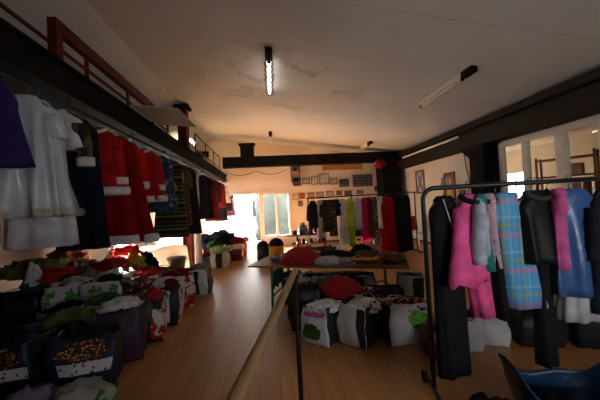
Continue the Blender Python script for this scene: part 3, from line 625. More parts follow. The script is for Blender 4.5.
# ------------------------------------------------------------------ shopping bags and crumpled clothes
def clover_print(bm, w, h, col_n=6, seed=1):
    rnd = random.Random(seed)
    for _ in range(col_n):
        cx, cy, s = rnd.uniform(-.36, .36)*w, rnd.uniform(.15, .82)*h, rnd.uniform(.035, .06)
        for k in range(4):
            a = k*PI/2 + rnd.random(); x, z = cx+math.cos(a)*s*.8, cy+math.sin(a)*s*.8
            vs = [bm.verts.new((x+math.cos(b)*s*.62, 0, z+math.sin(b)*s*.62)) for b in [2*PI*i/8 for i in range(8)]]
            bm.faces.new(vs)
def tote(label, loc, rz, w, d, h, mat, side=None, pr=None, band=None, handles=None, seed=0, group='stuffed shopping bags', open_top=True):
    """stuffed carrier bag: walls (body), gusset sides, print, two handles"""
    t = thing('shopping_bag', label, 'shopping bag', loc, rz + math.sin(seed*2.3)*.14, group)
    t.rotation_euler.y = math.sin(seed*1.7)*.045
    def P(u, v):  # u in [0,4): side index, v height
        s = int(u) % 4; f = u-int(u); q = v/h
        bul = 1 + .17*math.sin(PI*min(1, q*1.05)) - .03*q
        hw, hd = w/2*(.93+.07*q)*bul**.6, d/2*(.92+.04*q)*bul
        cs = [(-hw, -hd), (hw, -hd), (hw, hd), (-hw, hd)]; a, b = cs[s], cs[(s+1) % 4]
        x, y = a[0]+(b[0]-a[0])*f, a[1]+(b[1]-a[1])*f
        o = math.sin(PI*f)*.12*(d if s % 2 == 0 else w*.4)*math.sin(PI*min(1, q))*.9
        if s == 0: y -= o
        elif s == 1: x += o*.6
        elif s == 2: y += o
        else: x -= o*.6
        nz = (.030*noise.noise((x*5, y*5+seed*3.1, v*6)) + .016*noise.noise((x*13, y*13+seed, v*9))) * (.35+q)
        return Vector((x+nz, y+nz*.8, v + (.025*noise.noise((x*5+seed, y*5, 3)) if q > .9 else 0)))
    K = 10; V = [0, .05, .12, .22, .32, .42, .52, .62, .72, .82, .9, .96, 1.0]
    def sheet(s_list, off=0):
        bm = nbm()
        for s in s_list:
            g = [[bm.verts.new(P(s + i/K*.9999, v*h)) for i in range(K+1)] for v in V]
            for a, b in zip(g, g[1:]):
                for i in range(K): bm.faces.new((a[i], a[i+1], b[i+1], b[i]))
        return bm
    bm = sheet([0, 2] if side else [0, 1, 2, 3])
    pb = [bm.verts.new(P(s, 0)) for s in range(4)]; bm.faces.new(pb)
    bmesh.ops.remove_doubles(bm, verts=bm.verts, dist=.001)
    b = obj('body', bm, mat, t, True); sd = b.modifiers.new('thick', 'SOLIDIFY'); sd.thickness = .008
    if side:
        for s in (1, 3): g = obj('side_panel', sheet([s]), side, t, True); sd = g.modifiers.new('thick', 'SOLIDIFY'); sd.thickness = .008
    # the stuffed-in fill level
    bm = nbm(); cen = P(.5, h*.85)*.5 + P(2.5, h*.85)*.5
    rimv = [P(s+i/K, h*.86) for s in range(4) for i in range(K)]
    inner = [Vector((cen.x+(p.x-cen.x)*.5, cen.y+(p.y-cen.y)*.5, h*.97+.03*noise.noise((p.x*9, p.y*9, seed)))) for p in rimv]
    rim2 = [Vector((cen.x+(p.x-cen.x)*.95, cen.y+(p.y-cen.y)*.95, p.z)) for p in rimv]
    low = [p - Vector((0, 0, .1)) for p in rim2]
    loft(bm, [low, rim2, inner]); obj('stuffing', bm, band or M_BLACK, t, True)
    for pr in (pr if isinstance(pr, list) else [pr] if pr else []):
        pm, kind, u0, u1, v0, v1 = pr
        bm = nbm()
        if kind == 'blob':
            cu, cv, n = (u0+u1)/2, (v0+v1)/2, 40; pts = []
            c0 = bm.verts.new(P(cu, h*cv) + Vector((0, -.012, 0)))
            for rr in (.5, 1):
                pts.append([])
                for q in range(n):
                    a = 2*PI*q/n; r = rr*(.86+.22*noise.noise((math.cos(a)*1.6+seed, math.sin(a)*1.6, seed))+.16*noise.noise((math.cos(a)*5+seed, math.sin(a)*5, seed)))
                    pts[-1].append(bm.verts.new(P(min(.98, max(.02, cu+math.cos(a)*r*(u1-u0)/2)), h*min(.98, max(.02, cv+math.sin(a)*r*(v1-v0)/2))) + Vector((0, -.012, 0))))
            for q in range(n):
                bm.faces.new((pts[0][q], pts[0][(q+1) % n], c0)); bm.faces.new((pts[1][q], pts[1][(q+1) % n], pts[0][(q+1) % n], pts[0][q]))
        elif kind == 'patch':
            n1, n2 = 6, 5
            for off in (.010,):
                g = [[bm.verts.new(P(u0+(u1-u0)*i/n1, h*(v0+(v1-v0)*j/n2)) + Vector((0, -off, 0))) for i in range(n1+1)] for j in range(n2+1)]
                for a, c in zip(g, g[1:]):
                    for i in range(n1): bm.faces.new((a[i], a[i+1], c[i+1], c[i]))
        else:
            rnd = random.Random(seed*7+1)
            for _ in range(kind):
                cu, cv = rnd.uniform(u0, u1), rnd.uniform(v0, v1); sz = rnd.uniform(.04, .075); a0 = rnd.random()*3
                bm.free(); bm = nbm(); pts = []
                for q in range(32):
                    a = 2*PI*q/32; r = sz*(.28+.72*abs(math.cos(2*a+a0))**.6)
                    pts.append(bm.verts.new(P(min(.98, max(.02, cu+math.cos(a)*r/w)), h*min(.97, max(.02, cv+math.sin(a)*r/h))) + Vector((0, -.010, 0))))
                c0 = bm.verts.new(P(cu, h*min(.97, cv)) + Vector((0, -.012, 0)))
                for q in range(32): bm.faces.new((pts[q], pts[(q+1) % 32], c0))
                o = obj('clover_print', bm, pm, t); sd = o.modifiers.new('thick', 'SOLIDIFY'); sd.thickness = .002; sd.offset = 0
                bm = nbm()
            bm.free(); bm = None
        if bm: o = obj('print', bm, pm, t); sd = o.modifiers.new('thick', 'SOLIDIFY'); sd.thickness = .002; sd.offset = 0
    for yy in (0, 2):
        a, c = P(yy+.28, h), P(yy+.72, h); mid = (a+c)/2 + Vector((0, .16*(1 if yy else -1), .0 if seed % 4 else .06))
        bm = nbm(); pts = [a - Vector((0, 0, .06))] + [a.lerp(mid, q)*(1-q)+mid*q if 0 else (a*(1-q)**2 + mid*2*q*(1-q)*1.0 + c*q*q) for q in [i/8 for i in range(9)]] + [c - Vector((0, 0, .06))]
        add_tube(bm, pts, .007, 6); obj('handle', bm, handles or (M_BAGWHITE if mat == M_BAGWHITE else M_BLACK), t, True)
    return t
CN = [0]
def crumple(name, label, cat, loc, size, mat, rz=0, group='loose clothes on the heaps', rough=.42):
    CN[0] += 1; sd = CN[0]*3.7
    bm = nbm(); bmesh.ops.create_icosphere(bm, subdivisions=4, radius=1)
    for v in bm.verts:
        p = v.co.copy()
        r1 = 1-abs(noise.noise((p.x*1.6+sd, p.y*1.6, p.z*1.6)))*2
        r2 = 1-abs(noise.noise((p.x*3.5, p.y*3.5+sd, p.z*3.5)))*2
        p *= 1 + rough*(r1-.4) + rough*.5*(r2-.4)
        r3 = 1-abs(noise.noise((p.x*7, p.y*7, p.z*7+sd)))*2; p *= 1 + rough*.22*(r3-.4)
        z = p.z if p.z > -.25 else -.25+(p.z+.25)*.12
        v.co = (p.x*size[0], p.y*size[1], (z+.30)*size[2]*.8)
    return tag(obj(name, bm, mat, None, True, loc), label, cat, group) if not rz else _rot(tag(obj(name, bm, mat, None, True, loc), label, cat, group), rz)
def _rot(o, rz): o.rotation_euler.z = R(rz); return o

M_CLOVER = basic('clover_green', (.07, .28, .04), .6, 0, .3, 20)
M_DOTS = spots('orange_dots', (.03, .015, .01), [(.45, .18, .04), (.5, .3, .12), (.3, .08, .03)], 38, .42)
M_LABEL = spots('label_white', (.55, .56, .58), [(.03, .03, .06), (.35, .02, .1), (.5, .5, .52)], 22, .28)
M_REDP = blotch('red_print', (.58, .56, .54), (.34, .012, .016), 5.5, .53)
M_PURPLE = plastic((.045, .018, .05), .45); M_NAVYP = plastic((.012, .018, .05), .42)
M_GREENPR = spots('lettuce_green', (.16, .38, .04), [(.08, .26, .02), (.26, .48, .08), (.1, .3, .03)], 24, .5)
M_PINKPR = spots('pink_flower', (.55, .07, .3), [(.6, .06, .3), (.55, .1, .32), (.5, .3, .4)], 16, .5)
M_LEAF = spots('dark_leaf_print', (.035, .07, .015), [(.02, .04, .01), (.08, .15, .03), (.05, .08, .03)], 20, .4)
M_SCRIPT = blotch('red_curls', (.55, .53, .52), (.40, .02, .03), 14, .60)
M_FLOW = spots('orange_flowers', (.015, .012, .012), [(.6, .18, .04), (.55, .4, .3), (.35, .04, .02)], 18, .42)
GBAG = 'shopping bags lined along the clothes rail'
T = lambda *a, **k: tote(*a, group=GBAG, **k)
T('navy shopping bag with orange dotted band and white label, closest to the camera', (-1.98, 3.22, 0), R(8), .56, .34, .56, M_NAVYP, M_BAGBLACK, [(M_DOTS, 'blob', .08, .96, .60, .98), (M_LABEL, 'patch', .18, .92, .42, .62)], seed=1)
T('navy shopping bag with orange dots cut by the frame edge', (-2.72, 3.3, 0), R(4), .56, .34, .54, M_NAVYP, M_BAGBLACK, [(M_DOTS, 'blob', .3, .98, .6, .96), (M_LABEL, 'patch', .5, .97, .38, .58)], seed=2)
T('dark purple shopping bag behind the navy dotted bag on the aisle', (-1.88, 3.78, 0), R(12), .46, .34, .62, M_PURPLE, M_BAGBLACK, None, seed=3)
T('black shopping bag with a white and red print facing the aisle', (-1.80, 4.28, 0), R(14), .42, .36, .56, M_BAGBLACK, M_REDP, (M_REDP, 'patch', .6, .98, .1, .8), seed=4)
T('black shopping bag with red and white side, third from the navy bag along the aisle', (-1.76, 4.85, 0), R(14), .42, .4, .60, M_BAGBLACK, M_REDP, (M_BAGWHITE, 'patch', .3, .7, .1, .9), seed=5)
T('white clover print bag standing farther from the aisle', (-3.38, 5.2, 0), R(10), .62, .36, .66, M_BAGWHITE, M_BAGBLACK, (M_CLOVER, 11, .1, .9, .2, .85), seed=6)
T('white clover print bag with a wide black gusset toward the aisle', (-2.78, 5.12, 0), R(4), .62, .36, .68, M_BAGWHITE, M_BAGBLACK, (M_CLOVER, 11, .1, .9, .2, .88), seed=7)
T('low white clover bag slumped in front of the two upright clover bags', (-3.05, 4.55, 0), R(6), .6, .36, .42, M_BAGWHITE, M_BAGBLACK, (M_CLOVER, 6, .1, .9, .3, .9), seed=8)
T('white bag with green clover squeezed behind the purple bag', (-2.42, 4.32, 0), R(8), .5, .34, .55, M_BAGWHITE, M_BAGBLACK, (M_CLOVER, 4, .2, .9, .5, .95), seed=9)
T('black bag wedged behind the navy dotted bags', (-2.55, 3.8, 0), R(4), .6, .4, .50, M_BAGBLACK, M_NAVYP, None, seed=10)
T('black bag standing on bare floor near the frame edge', (-3.3, 3.85, 0), R(0), .6, .4, .46, M_BAGBLACK, M_BAGBLACK, None, seed=11)
T('white bag with big red print on the aisle', (-1.82, 5.6, 0), R(20), .5, .42, .58, M_REDP, M_REDP, None, M_REDP, seed=12)
T('white and red bag behind the big red printed one on the aisle', (-2.38, 5.75, 0), R(12), .46, .36, .6, M_BAGWHITE, M_BAGBLACK, (M_REDP, 'patch', .1, .9, .2, .8), seed=13)
T('white bag with broad black stripe, last of the aisle row before the column', (-1.62, 6.35, 0), R(-10), .48, .36, .52, M_BAGWHITE, M_BAGBLACK, (M_BAGBLACK, 'patch', .3, .66, .05, .95), seed=14)
T('dark grey bag behind the last black striped bag of the aisle row', (-2.1, 6.5, 0), R(10), .44, .32, .42, plastic((.05, .055, .06)), M_BAGBLACK, None, seed=15)
T('black bag under the clothes heap behind the clover bags', (-2.4, 6.3, 0), R(6), .6, .4, .58, M_BAGBLACK, M_NAVYP, None, seed=16)
T('dark blue bag half buried in the clothes heap behind the clover bags', (-3.15, 5.8, 0), R(0), .6, .44, .6, M_NAVYP, M_BAGBLACK, None, seed=17)
T('black bag under the clothes heap far from the aisle', (-3.85, 5.8, 0), R(0), .6, .44, .58, M_BAGBLACK, M_BAGBLACK, None, seed=18)
T('dark teal bag beside the far clover bag', (-4.1, 5.25, 0), R(0), .5, .4, .5, plastic((.012, .03, .04)), M_BAGBLACK, None, seed=19)
T('black bag against the wall under the mezzanine', (-4.75, 5.6, 0), R(0), .6, .44, .45, M_BAGBLACK, M_BAGBLACK, None, seed=20)
# clothes heaped on and behind the bags
cols = dict(greenprint=blotch('green_print_cloth', (.26, .26, .26), (.04, .12, .02), 5, .58), lilacdark=cloth((.16, .13, .18)), red=cloth((.35, .02, .02)), darkred=cloth((.16, .01, .015)), white=M_WHITE, black=M_BLACK, grey=cloth((.14, .14, .15)), green=cloth((.03, .09, .03)), olive=cloth((.12, .12, .04)), yellow=cloth((.40, .25, .03)),
            teal=cloth((.01, .06, .08)), navy=M_NAVY, pink=cloth((.5, .15, .25)), brown=cloth((.12, .06, .03)), floral=blotch('floral_cloth', (.03, .03, .03), (.42, .40, .36), 13, .58, .8, (.26, .02, .02)),
            lavender=cloth((.42, .34, .46)), cream=cloth((.45, .42, .36)), lime=cloth((.26, .33, .09)), dotted=spots('dotted_cloth', (.02, .02, .025), [(.5, .5, .5), (.3, .3, .32)], 30, .3))
heap = [  # px, py (top centre), depth Y, half size, colour, label
 (30, 262, 6.1, (.38, .30, .26), 'olive', 'olive green cloth at the far side of the clothes heap'),
 (48, 270, 5.9, (.30, .26, .20), 'grey', 'grey cloth at the far side of the heap below the long white gown'),
 (33, 268, 5.4, (.10, .10, .34), 'white', 'narrow white cloth standing up in the heap'),
 (58, 262, 6.2, (.24, .24, .26), 'lime', 'lime green scrap of cloth on the heap'),
 (55, 270, 5.7, (.34, .28, .22), 'red', 'bright red cloth in the heap above the far clover bag'),
 (40, 280, 5.5, (.24, .22, .16), 'teal', 'dark teal cloth beside the far clover bag top'),
 (80, 262, 6.3, (.4, .3, .22), 'floral', 'floral printed cloth across the heap below the navy trousers'),
 (68, 250, 7.2, (.4, .3, .3), 'brown', 'brown cloth at the back of the heap under the white gown'),
 (90, 270, 5.9, (.36, .28, .20), 'grey', 'crumpled grey cloth behind the two upright clover bags'),
 (72, 276, 5.7, (.30, .24, .16), 'black', 'black cloth lying behind the clover bag tops'),
 (105, 262, 6.2, (.26, .24, .26), 'darkred', 'dark red cloth on the heap under the red velvet gown'),
 (120, 260, 6.2, (.26, .24, .3), 'red', 'red cloth lit on the heap beneath the white fur hem'),
 (115, 272, 5.7, (.32, .26, .18), 'white', 'white cloth on the heap above the black gusset of the clover bag'),
 (105, 277, 5.6, (.24, .2, .14), 'darkred', 'deep red cloth tucked behind the clover bag beside the aisle'),
 (134, 257, 6.3, (.2, .2, .32), 'yellow', 'mustard yellow cloth under the red velvet gown'),
 (146, 256, 6.6, (.2, .2, .34), 'navy', 'dark blue cloth standing beside the mustard yellow one'),
 (128, 247, 6.9, (.26, .22, .30), 'red', 'red cloth topping the heap just below the fur hem of the gown'),
 (118, 249, 7.2, (.2, .2, .28), 'cream', 'cream cloth at the top of the heap under the red gown'),
 (140, 268, 5.9, (.28, .24, .2), 'floral', 'patterned cloth between mustard cloth and the aisle bags'),
 (152, 274, 5.8, (.22, .2, .18), 'darkred', 'dark red cloth on top of the aisle bags near the mustard cloth'),
 (140, 280, 5.1, (.24, .2, .18), 'floral', 'floral cloth spilling from a black bag on the aisle'),
 (166, 272, 6.1, (.24, .2, .16), 'olive', 'olive cloth before the white draped table'),
 (178, 274, 6.3, (.26, .2, .16), 'brown', 'brown and golden cloth in front of the metal basin'),
 (196, 270, 6.5, (.16, .14, .10), 'black', 'black cloth on the last bag of the aisle row'),
 (122, 300, 4.5, (.26, .2, .16), 'white', 'white cloth lying over the aisle bag tops beside the purple bag'),
 (142, 305, 4.45, (.2, .18, .14), 'red', 'red cloth peeping from the black bag on the aisle'),
 (108, 312, 4.0, (.26, .2, .14), 'white', 'white cloth resting on the purple bag'),
 (58, 322, 3.9, (.34, .24, .16), 'brown', 'dark brown cloth on the bag behind the navy dotted one'),
 (30, 330, 3.8, (.3, .2, .14), 'black', 'black cloth behind the navy bag at the frame edge'),
 (75, 391, 2.75, (.28, .22, .24), 'greenprint', 'white cloth with green print crumpled before the navy dotted bag'),
 (28, 396, 2.7, (.22, .2, .2), 'lilacdark', 'lilac cloth crumpled on the floor at the lower frame edge'),
 (20, 296, 5.6, (.45, .3, .16), 'black', 'black cloth mound by the wall under the mezzanine'),
]
for px, py, Y, sz, c, lab in heap:
    p = onY(px, py, Y); zt = p.z
    hz = sz[2]
    hz = max(hz, min(zt, hz)); base = max(0, zt-hz*1.05)
    if base < .38: base = 0 if Y < 3.5 or base < .2 else base
    crumple('crumpled_garment', lab, 'garment', (p.x, p.y, base), (sz[0], sz[1], (zt-base)/.98), cols[c], (px*13) % 180)
spills = [((-1.94, 3.84, .55), (.2, .15, .14), 'white', 'white cloth spilling from the dark purple bag'), ((-1.78, 4.34, .50), (.19, .15, .14), 'floral', 'flower printed cloth spilling from the black bag with white and red print'),
 ((-1.70, 4.24, .52), (.10, .09, .16), 'red', 'red scrap of cloth hanging over the white and red printed bag edge'), ((-1.78, 4.92, .54), (.18, .16, .13), 'white', 'white cloth spilling from the third black bag of the aisle'),
 ((-1.66, 4.80, .55), (.10, .1, .12), 'darkred', 'dark red scrap on the third black bag of the aisle'), ((-1.84, 5.66, .52), (.2, .17, .14), 'darkred', 'dark red cloth stuffed in the big red printed bag'),
 ((-2.38, 5.8, .55), (.2, .16, .14), 'red', 'red cloth stuffed in the white and red bag behind the red printed one'), ((-1.62, 6.4, .46), (.18, .15, .12), 'grey', 'grey cloth in the black striped last bag of the aisle'),
 ((-2.42, 4.36, .5), (.19, .14, .13), 'green', 'green cloth in the white clover bag behind the purple bag'), ((-2.02, 3.28, .5), (.22, .13, .12), 'black', 'black cloth filling the navy dotted bag'),
 ((-2.55, 3.85, .45), (.24, .16, .14), 'olive', 'olive cloth filling the black bag behind the navy dotted ones'), ((-2.72, 3.32, .48), (.22, .13, .13), 'navy', 'dark blue cloth filling the navy bag at the frame edge'),
 ((-3.05, 4.6, .37), (.22, .15, .12), 'black', 'black cloth in the low slumped clover bag'), ((-3.35, 5.26, .6), (.22, .15, .12), 'cream', 'cream cloth in the clover bag farther from the aisle'), ((-2.75, 5.18, .62), (.2, .15, .12), 'black', 'black cloth in the clover bag with wide black gusset'),
 ((-2.1, 6.52, .38), (.17, .13, .09), 'brown', 'brown cloth in the dark grey bag of the aisle row')]
for P_, sz_, c_, lab_ in spills: crumple('crumpled_garment', lab_, 'garment', P_, sz_, cols[c_], (P_[1]*97) % 180)
# white sheet draped table in the sun, basin
M_SHEET, nt_, b_ = nodes('thin_sheet'); b_.inputs['Base Color'].default_value = lin((.72, .68, .6)); b_.inputs['Roughness'].default_value = .9
tl_ = nt_.nodes.new('ShaderNodeBsdfTranslucent'); tl_.inputs[0].default_value = lin((.72, .66, .56)); mx_ = nt_.nodes.new('ShaderNodeMixShader'); mx_.inputs[0].default_value = .5
nt_.links.new(b_.outputs[0], mx_.inputs[1]); nt_.links.new(tl_.outputs[0], mx_.inputs[2]); nt_.links.new(mx_.outputs[0], nt_.nodes['Material Output'].inputs[0])
t = thing('draped_table', 'sunlit table draped with a thin white sheet in front of the red column', 'table', (-2.95, 7.62, 0))
bm = nbm(); rs = []
for i in range(9):
    z = i/8*.80; q = 1-i/8
    rs.append(ring(.66+.08*q, .60+.06*q, z, .09*q+.01, 8, 1.3, 48, sq=.45))
rs.append(ring(.60, .55, .86, .02, 8, 1.3, 48, sq=.5)); rs.append(ring(.3, .3, .88, .02, 8, 1.3, 48, sq=.6))
loft(bm, rs, False, True); obj('sheet', bm, M_SHEET, t, True)
for sx in (-.5, .5):
    for sy in (-.45, .45): bm = nbm(); add_bar(bm, (sx, sy, 0), (sx, sy, .8), .04); obj('leg', bm, M_TABLE, t)
p = onY(177, 261, 6.75)
t = thing('metal_basin', 'grey metal basin in front of the white draped table', 'basin', (p.x, p.y, p.z-.2))
bm = nbm(); add_lathe(bm, [(.13, 0), (.15, .01), (.20, .27), (.215, .285), (.21, .29), (.19, .27), (.14, .04), (.01, .03)], 28); obj('bowl', bm, M_SILVER, t, True)
for s in (-1, 1): bm = nbm(); add_tube(bm, [(s*.2, -.04, .24), (s*.235, -.03, .22), (s*.235, .03, .22), (s*.2, .04, .24)], .008, 6); obj('handle', bm, M_SILVER, t)
t = thing('wooden_crate', 'brown crate holding the metal basin up among the bags', 'crate', (p.x, p.y, 0)); zc = p.z-.205
bm = nbm()
for k in range(4):
    z0 = k*zc/4+.008; z1 = (k+1)*zc/4-.008
    for s in (-1, 1): add_box(bm, -.24, .24, s*.2-.008, s*.2+.008, z0, z1); add_box(bm, s*.24-.008, s*.24+.008, -.2, .2, z0, z1)
obj('slats', bm, M_FRAMEWOOD, t)
bm = nbm(); add_box(bm, -.25, .25, -.21, .21, zc-.012, zc); obj('lid', bm, M_FRAMEWOOD, t)

# group of bags by the doorway
GD = 'bags heaped near the bright doorway'
D = lambda *a, **k: tote(*a, group=GD, **k)
D('white bag with green cloth on top, standing by the doorway heap', (-1.66, 9.0, 0), R(0), .52, .36, .50, M_BAGWHITE, M_BAGBLACK, (M_BAGBLACK, 'patch', .3, .65, .02, .98), seed=31)
D('grey bag next to the white pipe by the doorway heap', (-2.08, 9.15, 0), R(5), .4, .36, .34, plastic((.14, .15, .17)), M_BAGBLACK, None, seed=32)
D('dark red patterned bag in the doorway heap', (-2.2, 9.7, 0), R(-5), .5, .4, .48, cols['floral'], M_BAGBLACK, None, seed=33)
D('navy bag with dark clothes at the back of the doorway heap', (-2.35, 10.4, 0), R(5), .55, .4, .62, M_NAVYP, M_BAGBLACK, None, seed=34)
D('maroon bag at the aisle side of the doorway heap', (-1.35, 10.1, 0), R(12), .5, .4, .52, plastic((.10, .015, .02)), M_BAGBLACK, None, seed=35)
D('dark red bag on the aisle closest to the doorway', (-1.28, 11.0, 0), R(12), .46, .4, .60, plastic((.16, .02, .025)), M_REDP, None, seed=36)
D('black bag in the middle of the doorway heap', (-1.8, 10.3, 0), R(0), .5, .4, .62, M_BAGBLACK, M_BAGBLACK, None, seed=37)
for px, py, Y, sz, c, lab in [(219, 247, 9.0, (.26, .2, .16), 'lime', 'pale green cloth on the white bag by the doorway heap'), (226, 246, 9.3, (.2, .18, .14), 'cream', 'cream cloth beside the pale green one by the doorway heap'), (205, 236, 10.3, (.3, .25, .26), 'navy', 'dark blue cloth topping the doorway heap beside the pipe'),
        (222, 232, 10.4, (.4, .3, .30), 'black', 'black cloth topping the doorway heap'), (216, 241, 10.0, (.3, .24, .2), 'green', 'dark green cloth in the doorway heap'), (236, 238, 10.2, (.26, .22, .2), 'darkred', 'dark red cloth at the aisle side of the doorway heap'),
        (208, 251, 9.5, (.26, .22, .18), 'darkred', 'deep red cloth low in the doorway heap near the pipe'), (238, 244, 10.0, (.2, .18, .14), 'white', 'white cloth on the maroon bag of the doorway heap'), (243, 237, 11.0, (.2, .18, .16), 'grey', 'grey cloth on the bag closest to the doorway')]:
    p = onY(px, py, Y); hz = sz[2]; base = max(.30, p.z-hz)
    crumple('crumpled_garment', lab, 'garment', (p.x, p.y, base), (sz[0], sz[1], (p.z-base)/.98), cols[c], (px*13) % 180, group='loose clothes by the doorway')
def sack(name, label, px, Y, w, h, mat, cap, capmat):
    p = onY(px, 250, Y)
    t = thing(name, label, 'bag', (p.x, Y, 0), 0)
    bm = nbm(); add_lathe(bm, [(w*.38, 0), (w*.46, .03), (w*.5, h*.35), (w*.49, h*.65), (w*.44, h*.84), (w*.30, h*.95), (w*.12, h*.99), (.02, h)], 24)
    for v in bm.verts: v.co += Vector((1, 1, 0))*.012*noise.noise(v.co*9)
    obj('body', bm, mat, t, True)
    bm = nbm(); add_lathe(bm, [(w*.48, cap*h), (w*.495, cap*h+.01), (w*.455, h*.85), (w*.31, h*.965), (w*.13, h*1.01), (.02, h*1.02)], 24); obj('top_flap', bm, capmat, t, True)
    bm = nbm(); add_tube(bm, [(0, -.03, h), (0, -.04, h+.05), (0, .04, h+.05), (0, .03, h)], .01, 6); obj('carry_loop', bm, M_BLACK, t)
    bm = nbm(); rs = []
    for z in (.1, .14, .2, .28, .34): rs.append([(x, -w*.47-.05*math.sin(PI*(z-.08)/.3)*math.cos(x*6), z) for x in [-.11+.022*i for i in range(11)]])
    for z in (.34, .1): pass
    loft(bm, rs, False, False, False); o = obj('front_pocket', bm, mat, t, True); sd = o.modifiers.new('t', 'SOLIDIFY'); sd.thickness = .03; sd.offset = -1
    return t
sack('round_backpack', 'round dark grey sack behind the table end beside the yellow one', 263, 9.2, .40, .68, cloth((.07, .06, .055)), .8, M_BLACK)
sack('round_backpack', 'round mustard yellow sack with black top behind the table', 276.5, 9.0, .48, .76, cloth((.45, .24, .03)), .72, M_BLACK)

# ------------------------------------------------------------------ long table in the middle
TA = Vector((-.47, 5.08, 0)); tdir = Vector((2.51, -.97, 0)).normalized(); tang = math.atan2(tdir.y, tdir.x)
t = thing('trestle_table', 'long wooden folding table with green steel legs', 'table', TA, tang)
TL, TW = 2.62, .98
bm = nbm(); add_box(bm, 0, TL, 0, TW/2-.005, .72, .75); obj('tabletop', bm, M_TABLE, t, bevel=.005)
bm = nbm(); add_box(bm, 0, TL, TW/2+.005, TW, .72, .75); obj('tabletop', bm, M_TABLE, t, bevel=.005)
for x, s in ((.42, -1), (TL-.36, 1)):
    for y in (.05, TW-.05):
        bm = nbm(); add_bar(bm, (x, y, .715), (x+s*.02, y, 0), .035); obj('leg', bm, M_GREEN, t)
    for z in (.62, .25): bm = nbm(); add_bar(bm, (x, .05, z), (x, TW-.05, z), .028); obj('cross_bar', bm, M_GREEN, t)
    bm = nbm(); add_bar(bm, (x, TW/2, .62), (x-s*.5, TW/2, .71), .022); obj('brace', bm, M_GREEN, t)
TM = Matrix.Translation(TA) @ Matrix.Rotation(tang, 4, 'Z')
def ontable(x, y, z=.752): return TM @ Vector((x, y, z))
def tcr(name, label, cat, x, y, size, c, rz=0, z=.752, rough=.3): return crumple(name, label, cat, ontable(x, y, z), size, cols[c] if isinstance(c, str) else c, rz+math.degrees(tang), 'clothes laid out on the long table', rough)
# red sequinned round hat
def sombrero(label, loc, r, h, rz=0, tilt=(0, 0)):
    t = thing('round_hat', label, 'hat', loc, rz); t.rotation_euler = (tilt[0], tilt[1], rz)
    mt = basic('red_felt', (.32, .012, .02), .8, 0, .25, 25, .5, 60, spec=.15)
    bm = nbm(); add_lathe(bm, [(r, .0), (r*1.01, .015), (r*.92, .03+h*.25), (r*.72, h*.62), (r*.45, h*.9), (r*.15, h), (.01, h*1.01)], 40)
    for v in bm.verts: v.co.z += .03*noise.noise(v.co*4)*(1 if v.co.z > .03 else 0)
    obj('crown', bm, mt, t, True)
    bm = nbm(); add_tube(bm, [(math.cos(a)*r, math.sin(a)*r, .018) for a in [2*PI*i/40 for i in range(41)]], .016, 8); obj('brim_roll', bm, mt, t, True)
    return t
sombrero('large red round hat on the near end of the table', ontable(.83, .44, .752), .40, .25)
tcr('grey_cloth', 'grey cloth spread under the red round hat at the table end', 'cloth', .50, .55, (.24, .26, .08), 'grey')
tcr('white_cloth', 'white cloth beside the red round hat on the table', 'cloth', 1.38, .26, (.24, .17, .10), 'white')
tcr('dark_lace', 'black lace cloth across the back of the table', 'cloth', 1.35, .70, (.46, .2, .12), 'black')
tcr('lavender_cloth', 'lavender cloth lying on the table next to the white one', 'cloth', 1.68, .24, (.26, .16, .08), 'lavender')
tcr('banded_cloth', 'black cloth with red and yellow bands on the table', 'cloth', 1.95, .25, (.26, .17, .12), stripes('table_bands', [(.02, .01, .01), (.4, .03, .02), (.5, .35, .03), (.02, .02, .02), (.3, .02, .02)], 12, 2, .6))
tcr('brown_cloth', 'brown cloth at the far end of the table by the front rack', 'cloth', 2.35, .5, (.22, .3, .12), 'brown')
tcr('dark_green_cloth', 'dark green cloth behind the banded one on the table', 'cloth', 1.95, .72, (.24, .16, .11), 'green')
tcr('pale_grey_cloth', 'pale grey cloth behind the white one on the table', 'cloth', .98, .68, (.2, .16, .12), 'cream')
# bags under the table
GU = 'bags standing under the long table'
for i, (x, y, w, h, mt, sd, pr, lab) in enumerate([
  (.66, .45, .28, .55, M_BAGBLACK, M_BAGBLACK, (cols['dotted'], 'patch', .1, .9, .3, .9), 'black bag with white dots under the table behind the handrail'),
  (.93, .42, .26, .52, M_REDP, M_REDP, None, 'red and white patterned bag under the table'),
  (1.2, .40, .34, .54, M_BAGWHITE, M_BAGBLACK, (cols['lime'], 'patch', .3, .6, .05, .95), 'white bag with a lime green stripe under the table'),
  (1.56, .40, .34, .55, M_BAGWHITE, M_BAGBLACK, (M_BAGBLACK, 'patch', .25, .65, .02, .97), 'white bag with a wide black stripe under the table'),
  (1.92, .40, .34, .55, M_BAGWHITE, M_BAGBLACK, (M_BAGBLACK, 'patch', .05, .5, .02, .97), 'white bag with black half under the table beside the green leg'),
  (2.62, .42, .40, .55, M_BAGWHITE, M_BAGBLACK, (M_BAGBLACK, 'patch', .6, .95, .02, .97), 'white and black bag at the far table end')]):
    q = ontable(x, y, 0); tote(lab, q, tang, w, .3, h, mt, sd, pr, seed=40+i, group=GU)
bm = nbm(); rs = []
for i in range(9):
    y = .1+.42*i/8; w0 = .022+.012*math.sin(i*1.9); dz = .30+.03*math.sin(i*1.3)
    rs.append([ontable(.42+x, y, z) for x, z in ((-.03-w0, .62-dz), (-.03, .60), (0, .642), (.03, .60), (.03+w0, .62-dz*.8), (.02+w0, .62-dz*.8), (.022, .60), (-.022, .60), (-.02-w0, .62-dz))])
loft(bm, rs); tag(obj('teal_cloth', bm, cols['teal'], None, True), 'teal cloth draped over the green cross bar under the table end', 'cloth', 'clothes laid out on the long table')

